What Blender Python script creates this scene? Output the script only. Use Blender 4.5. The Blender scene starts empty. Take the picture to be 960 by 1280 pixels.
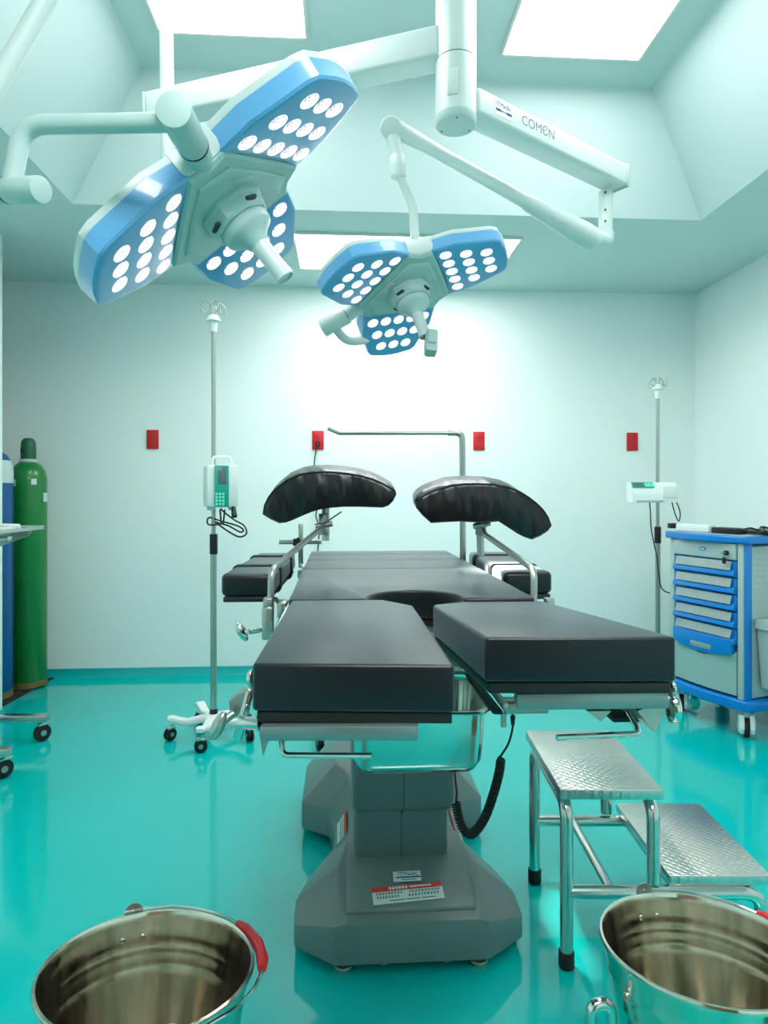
import bpy, bmesh, math, random
from mathutils import Vector, Matrix, Quaternion
random.seed(4)
SC = bpy.context.scene
COL = SC.collection
PI = math.pi
V = Vector

# ------------------------------------------------------------------ camera maths
F = 820.0; PSI = math.radians(3.5); HY = 617.0; EYE = 1.2
CS, SN = math.cos(PSI), math.sin(PSI)
def P(px, py, d):
    """point d metres in front of the camera seen at a given place in the photo"""
    u = (px - 480) / F * d
    return V((u * CS + d * SN, -u * SN + d * CS, EYE - (py - HY) / F * d))

# ------------------------------------------------------------------ materials
def lin(c):
    c = c / 255.0
    return c / 12.92 if c <= 0.04045 else ((c + 0.055) / 1.055) ** 2.4
def rgb(r, g, b): return (lin(r), lin(g), lin(b), 1)
def mat(name, col, rough=0.5, metal=0.0, spec=0.5, coat=0.0, coat_r=0.05, emit=None, es=0.0,
        bump=0.0, bscale=60, bdetail=4, bdist=0.01, var=0.0, vscale=6, stretch=None, rvar=0.0, noise_rot=None):
    m = bpy.data.materials.new(name); m.use_nodes = True
    nt = m.node_tree; b = nt.nodes['Principled BSDF']
    b.inputs['Base Color'].default_value = col
    b.inputs['Roughness'].default_value = rough
    b.inputs['Metallic'].default_value = metal
    b.inputs['Specular IOR Level'].default_value = spec
    b.inputs['Coat Weight'].default_value = coat
    b.inputs['Coat Roughness'].default_value = coat_r
    if emit:
        b.inputs['Emission Color'].default_value = emit
        b.inputs['Emission Strength'].default_value = es
    if bump or var or rvar:
        tc = nt.nodes.new('ShaderNodeTexCoord')
        mp = nt.nodes.new('ShaderNodeMapping')
        if stretch: mp.inputs['Scale'].default_value = stretch
        nt.links.new(tc.outputs['Object'], mp.inputs['Vector'])
    if bump:
        n = nt.nodes.new('ShaderNodeTexNoise'); n.inputs['Scale'].default_value = bscale
        n.inputs['Detail'].default_value = bdetail
        nt.links.new(mp.outputs[0], n.inputs['Vector'])
        bp = nt.nodes.new('ShaderNodeBump'); bp.inputs['Strength'].default_value = bump
        bp.inputs['Distance'].default_value = bdist
        nt.links.new(n.outputs['Fac'], bp.inputs['Height'])
        nt.links.new(bp.outputs[0], b.inputs['Normal'])
    if var or rvar:
        n2 = nt.nodes.new('ShaderNodeTexNoise'); n2.inputs['Scale'].default_value = vscale
        n2.inputs['Detail'].default_value = 5
        nt.links.new(mp.outputs[0], n2.inputs['Vector'])
    if var:
        mx = nt.nodes.new('ShaderNodeMix'); mx.data_type = 'RGBA'
        mx.inputs['A'].default_value = tuple(max(0, c * (1 - var)) for c in col[:3]) + (1,)
        mx.inputs['B'].default_value = tuple(min(1, c * (1 + var)) for c in col[:3]) + (1,)
        nt.links.new(n2.outputs['Fac'], mx.inputs['Factor'])
        nt.links.new(mx.outputs['Result'], b.inputs['Base Color'])
    if rvar:
        mr = nt.nodes.new('ShaderNodeMapRange')
        mr.inputs['From Min'].default_value = 0.3; mr.inputs['From Max'].default_value = 0.7
        mr.inputs['To Min'].default_value = max(0.02, rough - rvar); mr.inputs['To Max'].default_value = rough + rvar
        nt.links.new(n2.outputs['Fac'], mr.inputs['Value'])
        nt.links.new(mr.outputs[0], b.inputs['Roughness'])
    return m

M = {}
M['wall'] = mat('wall_paint', rgb(240, 249, 247), 0.55, spec=0.3, bump=0.03, bscale=120)
M['ceil'] = mat('ceiling_paint', rgb(208, 224, 223), 0.6, spec=0.3, bump=0.02, bscale=120)
M['floor'] = mat('epoxy_floor', rgb(0, 188, 184), 0.10, spec=0.5, coat=0.3, coat_r=0.04, bump=0.02, bscale=5, bdetail=2, var=0.05, vscale=2.5)
M['base'] = mat('epoxy_cove', rgb(0, 176, 176), 0.25, spec=0.5)
M['diff'] = mat('light_diffuser', (1, 1, 1, 1), 0.5, emit=(1.0, 1.0, 0.985, 1), es=3.9)
M['fillr'] = mat('fill_diffuser_rear', (1, 1, 1, 1), 0.5, emit=(1.0, 1.0, 0.985, 1), es=9.0)  # only for the added, unseen fill panel above the camera
M['diffl'] = mat('light_diffuser_low', (1, 1, 1, 1), 0.5, emit=(1.0, 1.0, 0.985, 1), es=4.7)
M['alu'] = mat('white_frame', rgb(225, 225, 220), 0.4)
M['white'] = mat('white_enamel', rgb(214, 226, 224), 0.36, spec=0.5, coat=0.1)
M['whitep'] = mat('white_plastic', rgb(232, 240, 238), 0.4)
M['shellg'] = mat('pale_grey_plastic', rgb(184, 208, 205), 0.42)
M['hub'] = mat('hub_plastic', rgb(176, 204, 200), 0.4)
M['blue'] = mat('lamp_blue', rgb(104, 174, 226), 0.3, coat=0.5)
M['line'] = mat('dark_seam', rgb(40, 60, 62), 0.6)
M['vinyl'] = mat('black_vinyl', rgb(8, 13, 21), 0.38, spec=0.28, coat=0.3, coat_r=0.36, bump=0.04, bscale=240, bdetail=3)
M['vinylw'] = mat('wrinkled_vinyl', rgb(12, 13, 18), 0.3, spec=0.55, bump=0.5, bscale=13, bdetail=1.5, stretch=(1.6, .6, .7), bdist=0.03)
M['strap'] = mat('strap_webbing', rgb(20, 21, 25), 0.55)
M['black'] = mat('black_plastic', rgb(18, 20, 22), 0.45)
M['rubber'] = mat('black_rubber', rgb(14, 15, 17), 0.6)
M['steel'] = mat('brushed_steel', rgb(196, 200, 196), 0.26, metal=1.0, bump=0.02, bscale=30, stretch=(1, 1, 14), rvar=0.06, vscale=8)
M['endbar'] = mat('end_bar_metal', rgb(128, 150, 150), 0.36, metal=0.7)
M['tubes'] = mat('tube_steel', rgb(206, 208, 204), 0.2, metal=1.0)
M['chrome'] = mat('chrome', rgb(215, 218, 214), 0.12, metal=1.0)
M['satin'] = mat('satin_metal', rgb(176, 184, 178), 0.33, metal=0.9)
M['basin'] = mat('basin_steel', rgb(205, 214, 210), 0.16, metal=1.0, rvar=0.04, vscale=12)
M['bucket'] = mat('bucket_steel', rgb(218, 213, 200), 0.16, metal=1.0, rvar=0.09, vscale=26, stretch=(1, 1, 0.06), var=0.28, bump=0.16, bscale=16, bdetail=2)
M['grey'] = mat('grey_casing', rgb(112, 128, 128), 0.34, spec=0.45, coat=0.15, bump=0.03, bscale=90)
M['greyd'] = mat('column_casing', rgb(100, 112, 114), 0.38, spec=0.4)
M['red'] = mat('outlet_red', rgb(204, 24, 34), 0.35)
M['redg'] = mat('grip_red', rgb(196, 16, 34), 0.35)
M['stred'] = mat('sticker_red', rgb(214, 62, 44), 0.5)
M['stw'] = mat('sticker_white', rgb(206, 222, 220), 0.5)
M['ink'] = mat('sticker_ink', rgb(52, 62, 66), 0.6)
M['inkb'] = mat('sticker_blue_ink', rgb(20, 52, 110), 0.6)
M['inkg'] = mat('logo_grey_ink', rgb(96, 122, 122), 0.6)
M['green'] = mat('cylinder_green', rgb(16, 122, 52), 0.3, coat=0.3, var=0.06, vscale=5, bump=0.02, bscale=20)
M['greenc'] = mat('cap_green', rgb(26, 92, 66), 0.4)
M['cblue'] = mat('cylinder_blue', rgb(12, 84, 146), 0.35, coat=0.2)
M['rust'] = mat('rust', rgb(112, 96, 52), 0.7, var=0.3, vscale=30)
M['mat'] = mat('mat_rubber', rgb(38, 40, 38), 0.7, bump=0.6, bscale=26, var=0.5, vscale=14)
M['cartb'] = mat('cart_blue', rgb(0, 124, 208), 0.3, coat=0.2)
M['cartg'] = mat('cart_grey', rgb(172, 190, 188), 0.38)
M['cartd'] = mat('cart_grey_door', rgb(150, 178, 176), 0.25, coat=0.3)
M['silver'] = mat('label_strip', rgb(158, 172, 172), 0.35, metal=0.35, var=0.12, vscale=60)
M['teal'] = mat('keypad_teal', rgb(16, 168, 148), 0.4)
M['tealk'] = mat('keypad_key', rgb(120, 238, 214), 0.4)
M['screen'] = mat('display_grey', rgb(92, 116, 118), 0.25)
M['wood'] = mat('door_wood', rgb(120, 86, 56), 0.45, var=0.25, vscale=3, stretch=(8, 8, 0.6))
M['brass'] = mat('key_brass', rgb(190, 168, 96), 0.3, metal=1.0)

for k_ in ('vinyl',):
    b_ = M[k_].node_tree.nodes['Principled BSDF']
    b_.inputs['Sheen Weight'].default_value = 0.22; b_.inputs['Sheen Roughness'].default_value = 0.45
    b_.inputs['Sheen Tint'].default_value = (0.72, 0.88, 1, 1)
# tread: checker-plate bump
def tread_mat():
    m = mat('tread_plate', rgb(206, 206, 202), 0.30, metal=1.0)
    nt = m.node_tree; b = nt.nodes['Principled BSDF']
    tc = nt.nodes.new('ShaderNodeTexCoord'); mp = nt.nodes.new('ShaderNodeMapping')
    mp.inputs['Rotation'].default_value = (0, 0, PI / 4); mp.inputs['Scale'].default_value = (62, 62, 1)
    nt.links.new(tc.outputs['Object'], mp.inputs['Vector'])
    vo = nt.nodes.new('ShaderNodeTexVoronoi'); vo.inputs['Scale'].default_value = 1.0
    vo.inputs['Randomness'].default_value = 0.12
    nt.links.new(mp.outputs[0], vo.inputs['Vector'])
    mr = nt.nodes.new('ShaderNodeMapRange'); mr.inputs['From Min'].default_value = 0.1; mr.inputs['From Max'].default_value = 0.5
    mr.inputs['To Min'].default_value = 1; mr.inputs['To Max'].default_value = 0
    nt.links.new(vo.outputs['Distance'], mr.inputs['Value'])
    bp = nt.nodes.new('ShaderNodeBump'); bp.inputs['Strength'].default_value = 0.28; bp.inputs['Distance'].default_value = 0.003
    nt.links.new(mr.outputs[0], bp.inputs['Height']); nt.links.new(bp.outputs[0], b.inputs['Normal'])
    return m
M['tread'] = tread_mat()

# LED lens: bright emitter with a faint speckled core
def lens_mat():
    m = mat('led_lens', rgb(120, 124, 130), 0.25, emit=(1, 1, 1, 1), es=0.5)
    nt = m.node_tree; b = nt.nodes['Principled BSDF']
    tc = nt.nodes.new('ShaderNodeTexCoord')
    vo = nt.nodes.new('ShaderNodeTexVoronoi'); vo.inputs['Scale'].default_value = 130
    nt.links.new(tc.outputs['Object'], vo.inputs['Vector'])
    cr = nt.nodes.new('ShaderNodeValToRGB')
    cr.color_ramp.elements[0].position = 0.15; cr.color_ramp.elements[0].color = (0.25, 0.21, 0.21, 1)
    cr.color_ramp.elements[1].position = 0.42; cr.color_ramp.elements[1].color = (1, 1, 1, 1)
    nt.links.new(vo.outputs['Distance'], cr.inputs['Fac'])
    nt.links.new(cr.outputs[0], b.inputs['Emission Color'])
    return m
M['lens'] = lens_mat()

# ------------------------------------------------------------------ mesh builder
def frame_z(d):
    d = d.normalized()
    a = V((0, 0, 1)) if abs(d.z) < 0.95 else V((1, 0, 0))
    x = a.cross(d).normalized(); y = d.cross(x)
    return Matrix((x, y, d)).transposed()
def fillet(pts, r, n=6):
    pts = [V(p) for p in pts]
    if r <= 0 or len(pts) < 3: return pts
    out = [pts[0]]
    for i in range(1, len(pts) - 1):
        a, b, c = pts[i - 1], pts[i], pts[i + 1]
        u = (a - b); v = (c - b); lu, lv = u.length, v.length
        u.normalize(); v.normalize()
        ang = u.angle(v)
        if ang > PI - 0.02: out.append(b); continue
        t = min(r / math.tan(ang / 2), lu * 0.49, lv * 0.49)
        p0 = b + u * t; p1 = b + v * t
        for k in range(n + 1):
            s = k / n
            out.append(p0 * (1 - s) ** 2 + b * 2 * s * (1 - s) + p1 * s ** 2)
    out.append(pts[-1])
    return out
def smooth_path(pts, n=8):
    pts = [V(p) for p in pts]; q = [pts[0] * 2 - pts[1]] + pts + [pts[-1] * 2 - pts[-2]]
    out = []
    for i in range(1, len(q) - 2):
        a, b, c, d = q[i - 1:i + 3]
        for k in range(n):
            t = k / n
            out.append(0.5 * ((2 * b) + (c - a) * t + (2 * a - 5 * b + 4 * c - d) * t * t + (3 * b - a - 3 * c + d) * t ** 3))
    out.append(pts[-1])
    return out

class MB:
    def __init__(s): s.bm = bmesh.new()
    def _merge(s, b2, mtx=None):
        me = bpy.data.meshes.new('tmp'); b2.to_mesh(me); b2.free()
        if mtx is not None: me.transform(mtx)
        s.bm.from_mesh(me); bpy.data.meshes.remove(me)
        return s
    def box(s, c, size, bev=0.0, rot=None, seg=2, mtx=None):
        b = bmesh.new(); bmesh.ops.create_cube(b, size=1)
        bmesh.ops.scale(b, vec=V(size), verts=b.verts)
        if bev: bmesh.ops.bevel(b, geom=list(b.edges), offset=bev, segments=seg, profile=0.5, affect='EDGES', clamp_overlap=True)
        m = Matrix.Translation(V(c))
        if rot is not None: m = m @ (rot.to_4x4() if isinstance(rot, Matrix) else Matrix.Rotation(rot, 4, 'Z'))
        if mtx is not None: m = mtx @ m
        return s._merge(b, m)
    def rings(s, rings, cap0=True, cap1=True, closed=False):
        bm = s.bm; R = [[bm.verts.new(p) for p in r] for r in rings]
        n = len(R[0]); k = len(R)
        for i in range(k if closed else k - 1):
            a, b = R[i], R[(i + 1) % k]
            for j in range(n):
                bm.faces.new((a[j], a[(j + 1) % n], b[(j + 1) % n], b[j]))
        if not closed:
            if cap0: bm.faces.new(list(reversed(R[0])))
            if cap1: bm.faces.new(R[-1])
        return s
    def cyl(s, p0, p1, r0, r1=None, n=20, bev=0.0):
        p0, p1 = V(p0), V(p1); r1 = r0 if r1 is None else r1
        f = frame_z(p1 - p0); d = (p1 - p0).normalized()
        prof = [(p0, r0), (p1, r1)]
        if bev: prof = [(p0, r0 - bev), (p0 + d * bev * .3, r0 - bev * .3), (p0 + d * bev, r0), (p1 - d * bev, r1), (p1 - d * bev * .3, r1 - bev * .3), (p1, r1 - bev)]
        return s.rings([[c + f @ V((math.cos(2 * PI * j / n) * r, math.sin(2 * PI * j / n) * r, 0)) for j in range(n)] for c, r in prof])
    def tube(s, pts, r, n=12, bend=0.0, smooth=False, closed=False):
        pts = smooth_path(pts) if smooth else fillet(pts, bend)
        rs = r if isinstance(r, (list, tuple)) else [r] * len(pts)
        if len(rs) != len(pts): rs = [rs[min(len(rs) - 1, int(i * len(rs) / len(pts)))] for i in range(len(pts))]
        k = len(pts); rings = []; prev = None; x = None
        for i in range(k):
            if closed: t = pts[(i + 1) % k] - pts[i - 1]
            else: t = pts[min(i + 1, k - 1)] - pts[max(i - 1, 0)]
            t.normalize()
            if prev is None:
                f = frame_z(t); x = f @ V((1, 0, 0))
            else:
                x = prev.rotation_difference(t) @ x
                x = (x - t * x.dot(t)).normalized()
            y = t.cross(x); prev = t.copy()
            rings.append([pts[i] + (x * math.cos(2 * PI * j / n) + y * math.sin(2 * PI * j / n)) * rs[i] for j in range(n)])
        return s.rings(rings, closed=closed)
    def lathe(s, prof, c=(0, 0, 0), n=32, mtx=None):
        """profile of (radius, z) from bottom to top"""
        m = mtx if mtx is not None else Matrix.Translation(V(c))
        rings = []
        for r, z in prof:
            r = max(r, 1e-4)
            rings.append([m @ V((math.cos(2 * PI * j / n) * r, math.sin(2 * PI * j / n) * r, z)) for j in range(n)])
        return s.rings(rings)
    def sphere(s, c, r, sc=(1, 1, 1), rot=None, u=16, v=10):
        b = bmesh.new(); bmesh.ops.create_uvsphere(b, u_segments=u, v_segments=v, radius=r)
        bmesh.ops.scale(b, vec=V(sc), verts=b.verts)
        m = Matrix.Translation(V(c))
        if rot is not None: m = m @ rot.to_4x4()
        return s._merge(b, m)
    def prism(s, poly, z0, z1, bev=0.0, seg=3, mtx=None, bot=None, sharp=20, top_fn=None):
        """polygon (x, y) extruded from z0 to z1 with rounded top and corner edges"""
        b = bmesh.new()
        lo = [b.verts.new((x, y, z0)) for x, y in poly]; hi = [b.verts.new((x, y, z1)) for x, y in poly]
        n = len(poly)
        b.faces.new(list(reversed(lo))); b.faces.new(hi)
        for j in range(n): b.faces.new((lo[j], lo[(j + 1) % n], hi[(j + 1) % n], hi[j]))
        bmesh.ops.recalc_face_normals(b, faces=list(b.faces))
        if bev:
            es = [e for e in b.edges if len(e.link_faces) == 2 and e.calc_face_angle() > math.radians(sharp)]
            bmesh.ops.bevel(b, geom=es, offset=bev, segments=seg, profile=0.5, affect='EDGES', clamp_overlap=True)
        if top_fn:
            for v in b.verts: v.co.z += top_fn(v.co)
        return s._merge(b, mtx)
    def build(s, name, m, parent=None, angle=35, label=None, mw=None):
        bmesh.ops.recalc_face_normals(s.bm, faces=list(s.bm.faces))
        me = bpy.data.meshes.new(name); s.bm.to_mesh(me); s.bm.free()
        for p in me.polygons: p.use_smooth = True
        me.set_sharp_from_angle(angle=math.radians(angle))
        me.materials.append(m if not isinstance(m, str) else M[m])
        return link(name, me, parent, label, mw)

def world_of(o):
    w = o.get('_w')
    return Matrix([w[i * 4:i * 4 + 4] for i in range(4)]) if w is not None else Matrix.Identity(4)
WM = {}
def link(name, me, parent=None, label=None, mw=None):
    o = bpy.data.objects.new(name, me); COL.objects.link(o)
    w = mw if mw is not None else Matrix.Identity(4)
    o.matrix_basis = w; WM[o.name] = w.copy()
    if parent is not None:
        o.parent = parent; o.matrix_parent_inverse = WM[parent.name].inverted()
    if label: o['label'] = label
    return o
def thing(name, label, cat, loc, group=None):
    o = bpy.data.objects.new(name, None); COL.objects.link(o); o.empty_display_size = 0.1
    o.location = loc; WM[o.name] = Matrix.Translation(V(loc))
    return tag(o, label, cat, group)
def tag(o, label, cat, group=None):
    o['label'] = label; o['category'] = cat
    if group: o['group'] = group
    return o
def struct(o): o['kind'] = 'structure'; return o
def copy_tree(o, delta, parent=None):
    """copy of a thing with copies of all its parts, moved by delta"""
    c = o.copy(); COL.objects.link(c); WM[c.name] = Matrix.Translation(delta) @ WM[o.name] if parent is None else WM[o.name]
    if parent is None: c.location = o.location + V(delta)
    else: c.parent = parent
    for ch in [x for x in bpy.data.objects if x.parent == o]: copy_tree(ch, delta, c)
    return c
def text_obj(name, body, size, mtx, m, parent, align='CENTER', sx=1.0):
    cu = bpy.data.curves.new(name, 'FONT'); cu.body = body; cu.size = size; cu.extrude = 0.0002
    cu.align_x = align; cu.align_y = 'CENTER'
    t = bpy.data.objects.new('tmp_text', cu); COL.objects.link(t)
    bpy.context.view_layer.update()
    me = bpy.data.meshes.new_from_object(t.evaluated_get(bpy.context.evaluated_depsgraph_get()))
    bpy.data.objects.remove(t); bpy.data.curves.remove(cu)
    me.transform(mtx @ Matrix.Diagonal((sx, 1, 1, 1)))
    me.materials.clear(); me.materials.append(M[m])
    return link(name, me, parent)
def basis(o, x, y):
    x = V(x).normalized(); y = V(y); y = (y - x * y.dot(x)).normalized(); z = x.cross(y)
    m = Matrix((x, y, z)).transposed().to_4x4(); m.translation = V(o); return m

# ================================================================== ROOM
YB, XR, XL, HC, HT = 4.41, 2.43, -1.815, 2.58, 3.1
YF = -1.6
fl = MB(); fl.box((-.15, 1.4, -.05), (5.7, 6.4, .1)); struct(fl.build('floor', 'floor'))
w = MB(); w.box((-.15, YB + .06, 1.29), (5.7, .12, 2.58)); struct(w.build('wall_back', 'wall'))
w = MB(); w.box((XR + .06, 1.4, 1.29), (.12, 6.14, 2.58)); struct(w.build('wall_right', 'wall'))
w = MB(); w.box((XL - .06, 1.01, 1.29), (.12, 5.22, 2.58), .012); struct(w.build('wall_left', 'wall'))
w = MB(); w.box((-2.86, 3.95, 1.29), (.12, 1.2, 2.58)); w.box((-2.4, 3.5, 1.29), (.92, .1, 2.58)); struct(w.build('wall_alcove', 'wall'))
w = MB(); w.box((.2, YF - .06, 1.29), (4.6, .12, 2.58)); struct(w.build('wall_front', 'wall'))
# timber double door behind the photographer (it is what the pails mirror)
d = MB(); d.box((-.1, YF + .02, 1.02), (1.5, .04, 2.04), .006)
for k in (-1, 1): d.box((-.1 + k * .37, YF + .045, 1.02), (.7, .012, 1.9), .004)
struct(d.build('door_1', 'wood'))
# ceiling: flat soffit with a splayed, raised tray in the middle
c = MB(); bm = c.bm
ox0, ox1, oy0, oy1 = -2.95, 2.55, -1.72, 4.53
lx0, lx1, ly0, ly1 = -1.29, 1.80, .95, 3.21
tx0, tx1, ty0, ty1 = -.90, 1.44, 1.20, 2.99
def loop(x0, x1, y0, y1, z): return [V((x0, y0, z)), V((x1, y0, z)), V((x1, y1, z)), V((x0, y1, z))]
c.rings([loop(ox0, ox1, oy0, oy1, HC), loop(lx0, lx1, ly0, ly1, HC), loop(tx0, tx1, ty0, ty1, HT)], cap0=False, cap1=True)
struct(c.build('ceiling', 'ceil', angle=20))
# skirting
b = MB()
prof = [(0, 0), (.026, 0), (.012, .014), (.008, .055), (0, .055)]
def skirt(name, p0, p1, nrm):
    m = MB(); p0, p1, nrm = V(p0), V(p1), V(nrm)
    m.rings([[p + nrm * a + V((0, 0, z)) for a, z in prof] for p in (p0, p1)])
    struct(m.build(name, 'base', angle=60))
skirt('baseboard_back', (-2.8, YB, 0), (XR, YB, 0), (0, -1, 0))
skirt('baseboard_right', (XR, YB, 0), (XR, YF, 0), (-1, 0, 0))
skirt('baseboard_left', (XL, YF, 0), (XL, 3.62, 0), (1, 0, 0))

# ceiling panel lights
def panel(label, x0, x1, y0, y1, z):
    t = thing('ceiling_light', label, 'ceiling light', ((x0 + x1) / 2, (y0 + y1) / 2, z), 'flat panel lights in the ceiling')
    f = MB(); wd = .014
    f.box(((x0 + x1) / 2, y0 + wd / 2, z - .006), (x1 - x0, wd, .012), .002)
    f.box(((x0 + x1) / 2, y1 - wd / 2, z - .006), (x1 - x0, wd, .012), .002)
    f.box((x0 + wd / 2, (y0 + y1) / 2, z - .006), (wd, y1 - y0 - 2 * wd, .012), .002)
    f.box((x1 - wd / 2, (y0 + y1) / 2, z - .006), (wd, y1 - y0 - 2 * wd, .012), .002)
    f.build('light_frame', 'alu', t)
    q = MB(); q.box(((x0 + x1) / 2, (y0 + y1) / 2, z - .004), (x1 - x0 - 2 * wd, y1 - y0 - 2 * wd, .006))
    q.build('diffuser', 'diff' if z > 3 else 'diffl' if y0 > 2 else 'fillr', t)
panel('left bright panel light in the raised ceiling tray, behind the thin vertical tube', -.765, -.145, 1.53, 2.75, HT)
panel('right bright panel light in the raised ceiling tray, above the printed arm', .67, 1.295, 1.56, 2.80, HT)
panel('low wide panel light in the flat ceiling edge near the back wall', -.275, .965, 3.475, 4.03, HC)
panel('unseen panel light added in the flat ceiling edge above the camera to brighten the room', -.275, .965, -.35, .25, HC)  # out of view, added as fill by mirroring the low panel

# ================================================================== OUTLETS
def outlet(px, label):
    p = P(px, 0, 1); x = px
    t = thing('wall_outlet', label, 'outlet', (x, YB, 1.555), 'red wall outlets')
    m = MB(); m.box((x, YB - .005, 1.557), (.078, .01, .126), .003); m.build('face_plate', 'red', t)
    for k in (-1, 1):
        s = MB(); s.lathe([(.017, 0), (.017, .002), (.014, .003)], n=20, mtx=basis((x, YB - .009, 1.557 + k * .028), (1, 0, 0), (0, 0, 1)))
        r = s.build('socket', 'red', t)
        h = MB()
        for dx in (-.006, .006): h.box((x + dx, YB - .0123, 1.56 + k * .028), (.0022, .0012, .009))
        h.cyl((x, YB - .0117, 1.549 + k * .028), (x, YB - .0129, 1.549 + k * .028), .0026, n=10)
        h.build('slot', 'line', r)
outlet(-1.257, 'leftmost red wall outlet, above and left of the tall keypad pump')
outlet(-.173, 'red wall outlet with a black plug in it, above the left leg rest')
outlet(.915, 'red wall outlet just right of the bent steel screen tube')
outlet(1.983, 'rightmost red wall outlet, beside the right drip stand')
t = thing('power_cord', 'thin black cord plugged into the red outlet and hanging behind the left leg rest', 'cord', (-.173, YB - .03, 1.53))
m = MB(); m.cyl((-.173, YB - .0135, 1.535), (-.173, YB - .032, 1.532), .016, .012, n=14); m.cyl((-.173, YB - .032, 1.532), (-.176, YB - .05, 1.515), .010, .005, n=12); m.build('plug', 'black', t)
m = MB(); m.tube([(-.176, YB - .05, 1.515), (-.188, YB - .055, 1.46), (-.195, YB - .05, 1.38), (-.18, YB - .04, 1.24), (-.17, YB - .03, 1.14), (-.185, YB - .03, 1.06), (-.178, YB - .03, 1.02), (-.165, YB - .03, .93), (-.2, YB - .05, .5), (-.22, YB - .08, .06), (-.2, YB - .2, .006), (-.1, 4.0, .006)], .0042, 8, smooth=True); m.build('cable', 'black', t)

# ================================================================== SURGICAL LAMP HEADS
A5, A4, A3, LS, DISH = .1571, .2184, .28, .0492, .178
def petal_outline(off=0.0):
    o = off
    pts = [(.123 - o, -.132 - o), (.20, -.131 - o * 1.1), (.312 + o * .4, -.092 - o), (.326 + o, -.078 - o * .6), (.336 + o * 1.1, -.03), (.338 + o * 1.1, .0), (.336 + o * 1.1, .03),
           (.326 + o, .078 + o * .6), (.312 + o * .4, .092 + o), (.20, .131 + o * 1.1), (.123 - o, .132 + o), (.130 - o, .06), (.132 - o, 0), (.130 - o, -.06)]
    return pts
def lamp_head(root, C, e1, n, tilt_block=False):
    C, e1, n = V(C), V(e1), V(n); n.normalize()
    base = basis(C, e1, n.cross(e1))
    zf = lambda r: DISH * (r - A5)
    # white back shell: three lobes joined in one housing
    m = MB()
    for k in range(3):
        mt = base @ Matrix.Rotation(k * 2 * PI / 3, 4, 'Z')
        o1, o2, o3 = petal_outline(.008), petal_outline(.009), petal_outline(-.018)
        m.rings([[mt @ V((x, y, zf(x) - .040)) for x, y in o1], [mt @ V((x, y, zf(x) - .042)) for x, y in o2],
                 [mt @ V((x, y, zf(x) - .054)) for x, y in o2], [mt @ V((x, y, zf(x) - .066)) for x, y in o3]])
    hexp = []
    for k in range(3):
        a = k * 2 * PI / 3
        for sgn in (-1, 1):
            aa = a + sgn * math.atan2(.134, .125)
            hexp.append((math.cos(aa) * .184, math.sin(aa) * .184))
        a2 = a + PI / 3
        hexp.append((math.cos(a2) * .168, math.sin(a2) * .168))
    def sc(f): return [(x * f, y * f) for x, y in hexp]
    m.rings([[base @ V((x, y, z)) for x, y in sc(f)] for f, z in ((1.0, -.012), (1.06, -.03), (1.06, -.06), (.8, -.085), (.35, -.1))])
    m.build('housing', 'white', root)
    # front centre plate
    m = MB(); m.rings([[base @ V((x, y, z)) for x, y in sc(f)] for f, z in ((.985, -.02), (.985, -.008), (.94, -.002))])
    hubp = m.build('centre_plate', 'hub', root)
    m = MB(); tri = []
    for k in range(3):
        a = k * 2 * PI / 3
        for da, r in ((-.80, .150), (-.45, .118), (0, .108), (.45, .118), (.80, .150)):
            tri.append((math.cos(a + da) * r * .94, math.sin(a + da) * r * .94))
    m.rings([[base @ V((x * f, y * f, z)) for x, y in tri] for f, z in ((1, -.004), (1, .002), (.97, .0045))])
    m.build('cover', 'hub', hubp)
    for a in (.45, 2.2, 4.25):
        g = MB(); mt = base @ Matrix.Rotation(a, 4, 'Z'); g.box((.088, 0, .0048), (.018, .05, .002), .0008, mtx=mt); g.build('badge', 'shellg', hubp)
    # blue light panels
    for k in range(3):
        mt = base @ Matrix.Rotation(k * 2 * PI / 3, 4, 'Z')
        o0, o1, o2 = petal_outline(.008), petal_outline(.004), petal_outline(-.007)
        m = MB(); m.rings([[mt @ V((x, y, zf(x) - .040)) for x, y in o0], [mt @ V((x, y, zf(x) - .006)) for x, y in o1], [mt @ V((x, y, zf(x) - .001)) for x, y in petal_outline(.0)], [mt @ V((x, y, zf(x) + .001)) for x, y in o2]])
        pet = m.build('light_panel', 'blue', root, angle=28)
        for r, cnt in ((A5, 5), (A4, 4), (A3, 3)):
            for i in range(cnt):
                y = (i - (cnt - 1) / 2) * LS
                lm = mt @ Matrix.Translation(V((r, y, zf(r) + .0005))) @ Matrix.Rotation(-math.atan(DISH), 4, 'Y')
                if lens_mesh: o = link('led_lens', lens_mesh[0], pet, mw=lm)
                else:
                    g = MB(); g.lathe([(.0196, 0), (.0196, .0015), (.017, .0032), (.010, .0042), (.0002, .0046)], n=20)
                    o = g.build('led_lens', 'lens', pet, mw=lm); lens_mesh.append(o.data)
    # handle socket (eight-sided collar with grip notches), cone and sterile handle
    m = MB(); ng = 32
    rr = [.066 * math.cos(PI / 8) / math.cos(((2 * PI * j / ng + .2) % (PI / 4)) - PI / 8) for j in range(ng)]
    m.rings([[base @ V((math.cos(2 * PI * j / ng) * rr[j] * f, math.sin(2 * PI * j / ng) * rr[j] * f, z)) for j in range(ng)] for f, z in ((1.12, .002), (1.12, .012), (1.02, .017), (1.0, .038), (.93, .043))])
    sock = m.build('handle_socket', 'hub', root)
    for k in range(4):
        g = MB(); mt = base @ Matrix.Rotation(k * PI / 2 + .35, 4, 'Z'); g.box((.064, 0, .03), (.012, .028, .008), .003, mtx=mt); g.build('grip_notch', 'line', sock)
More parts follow.
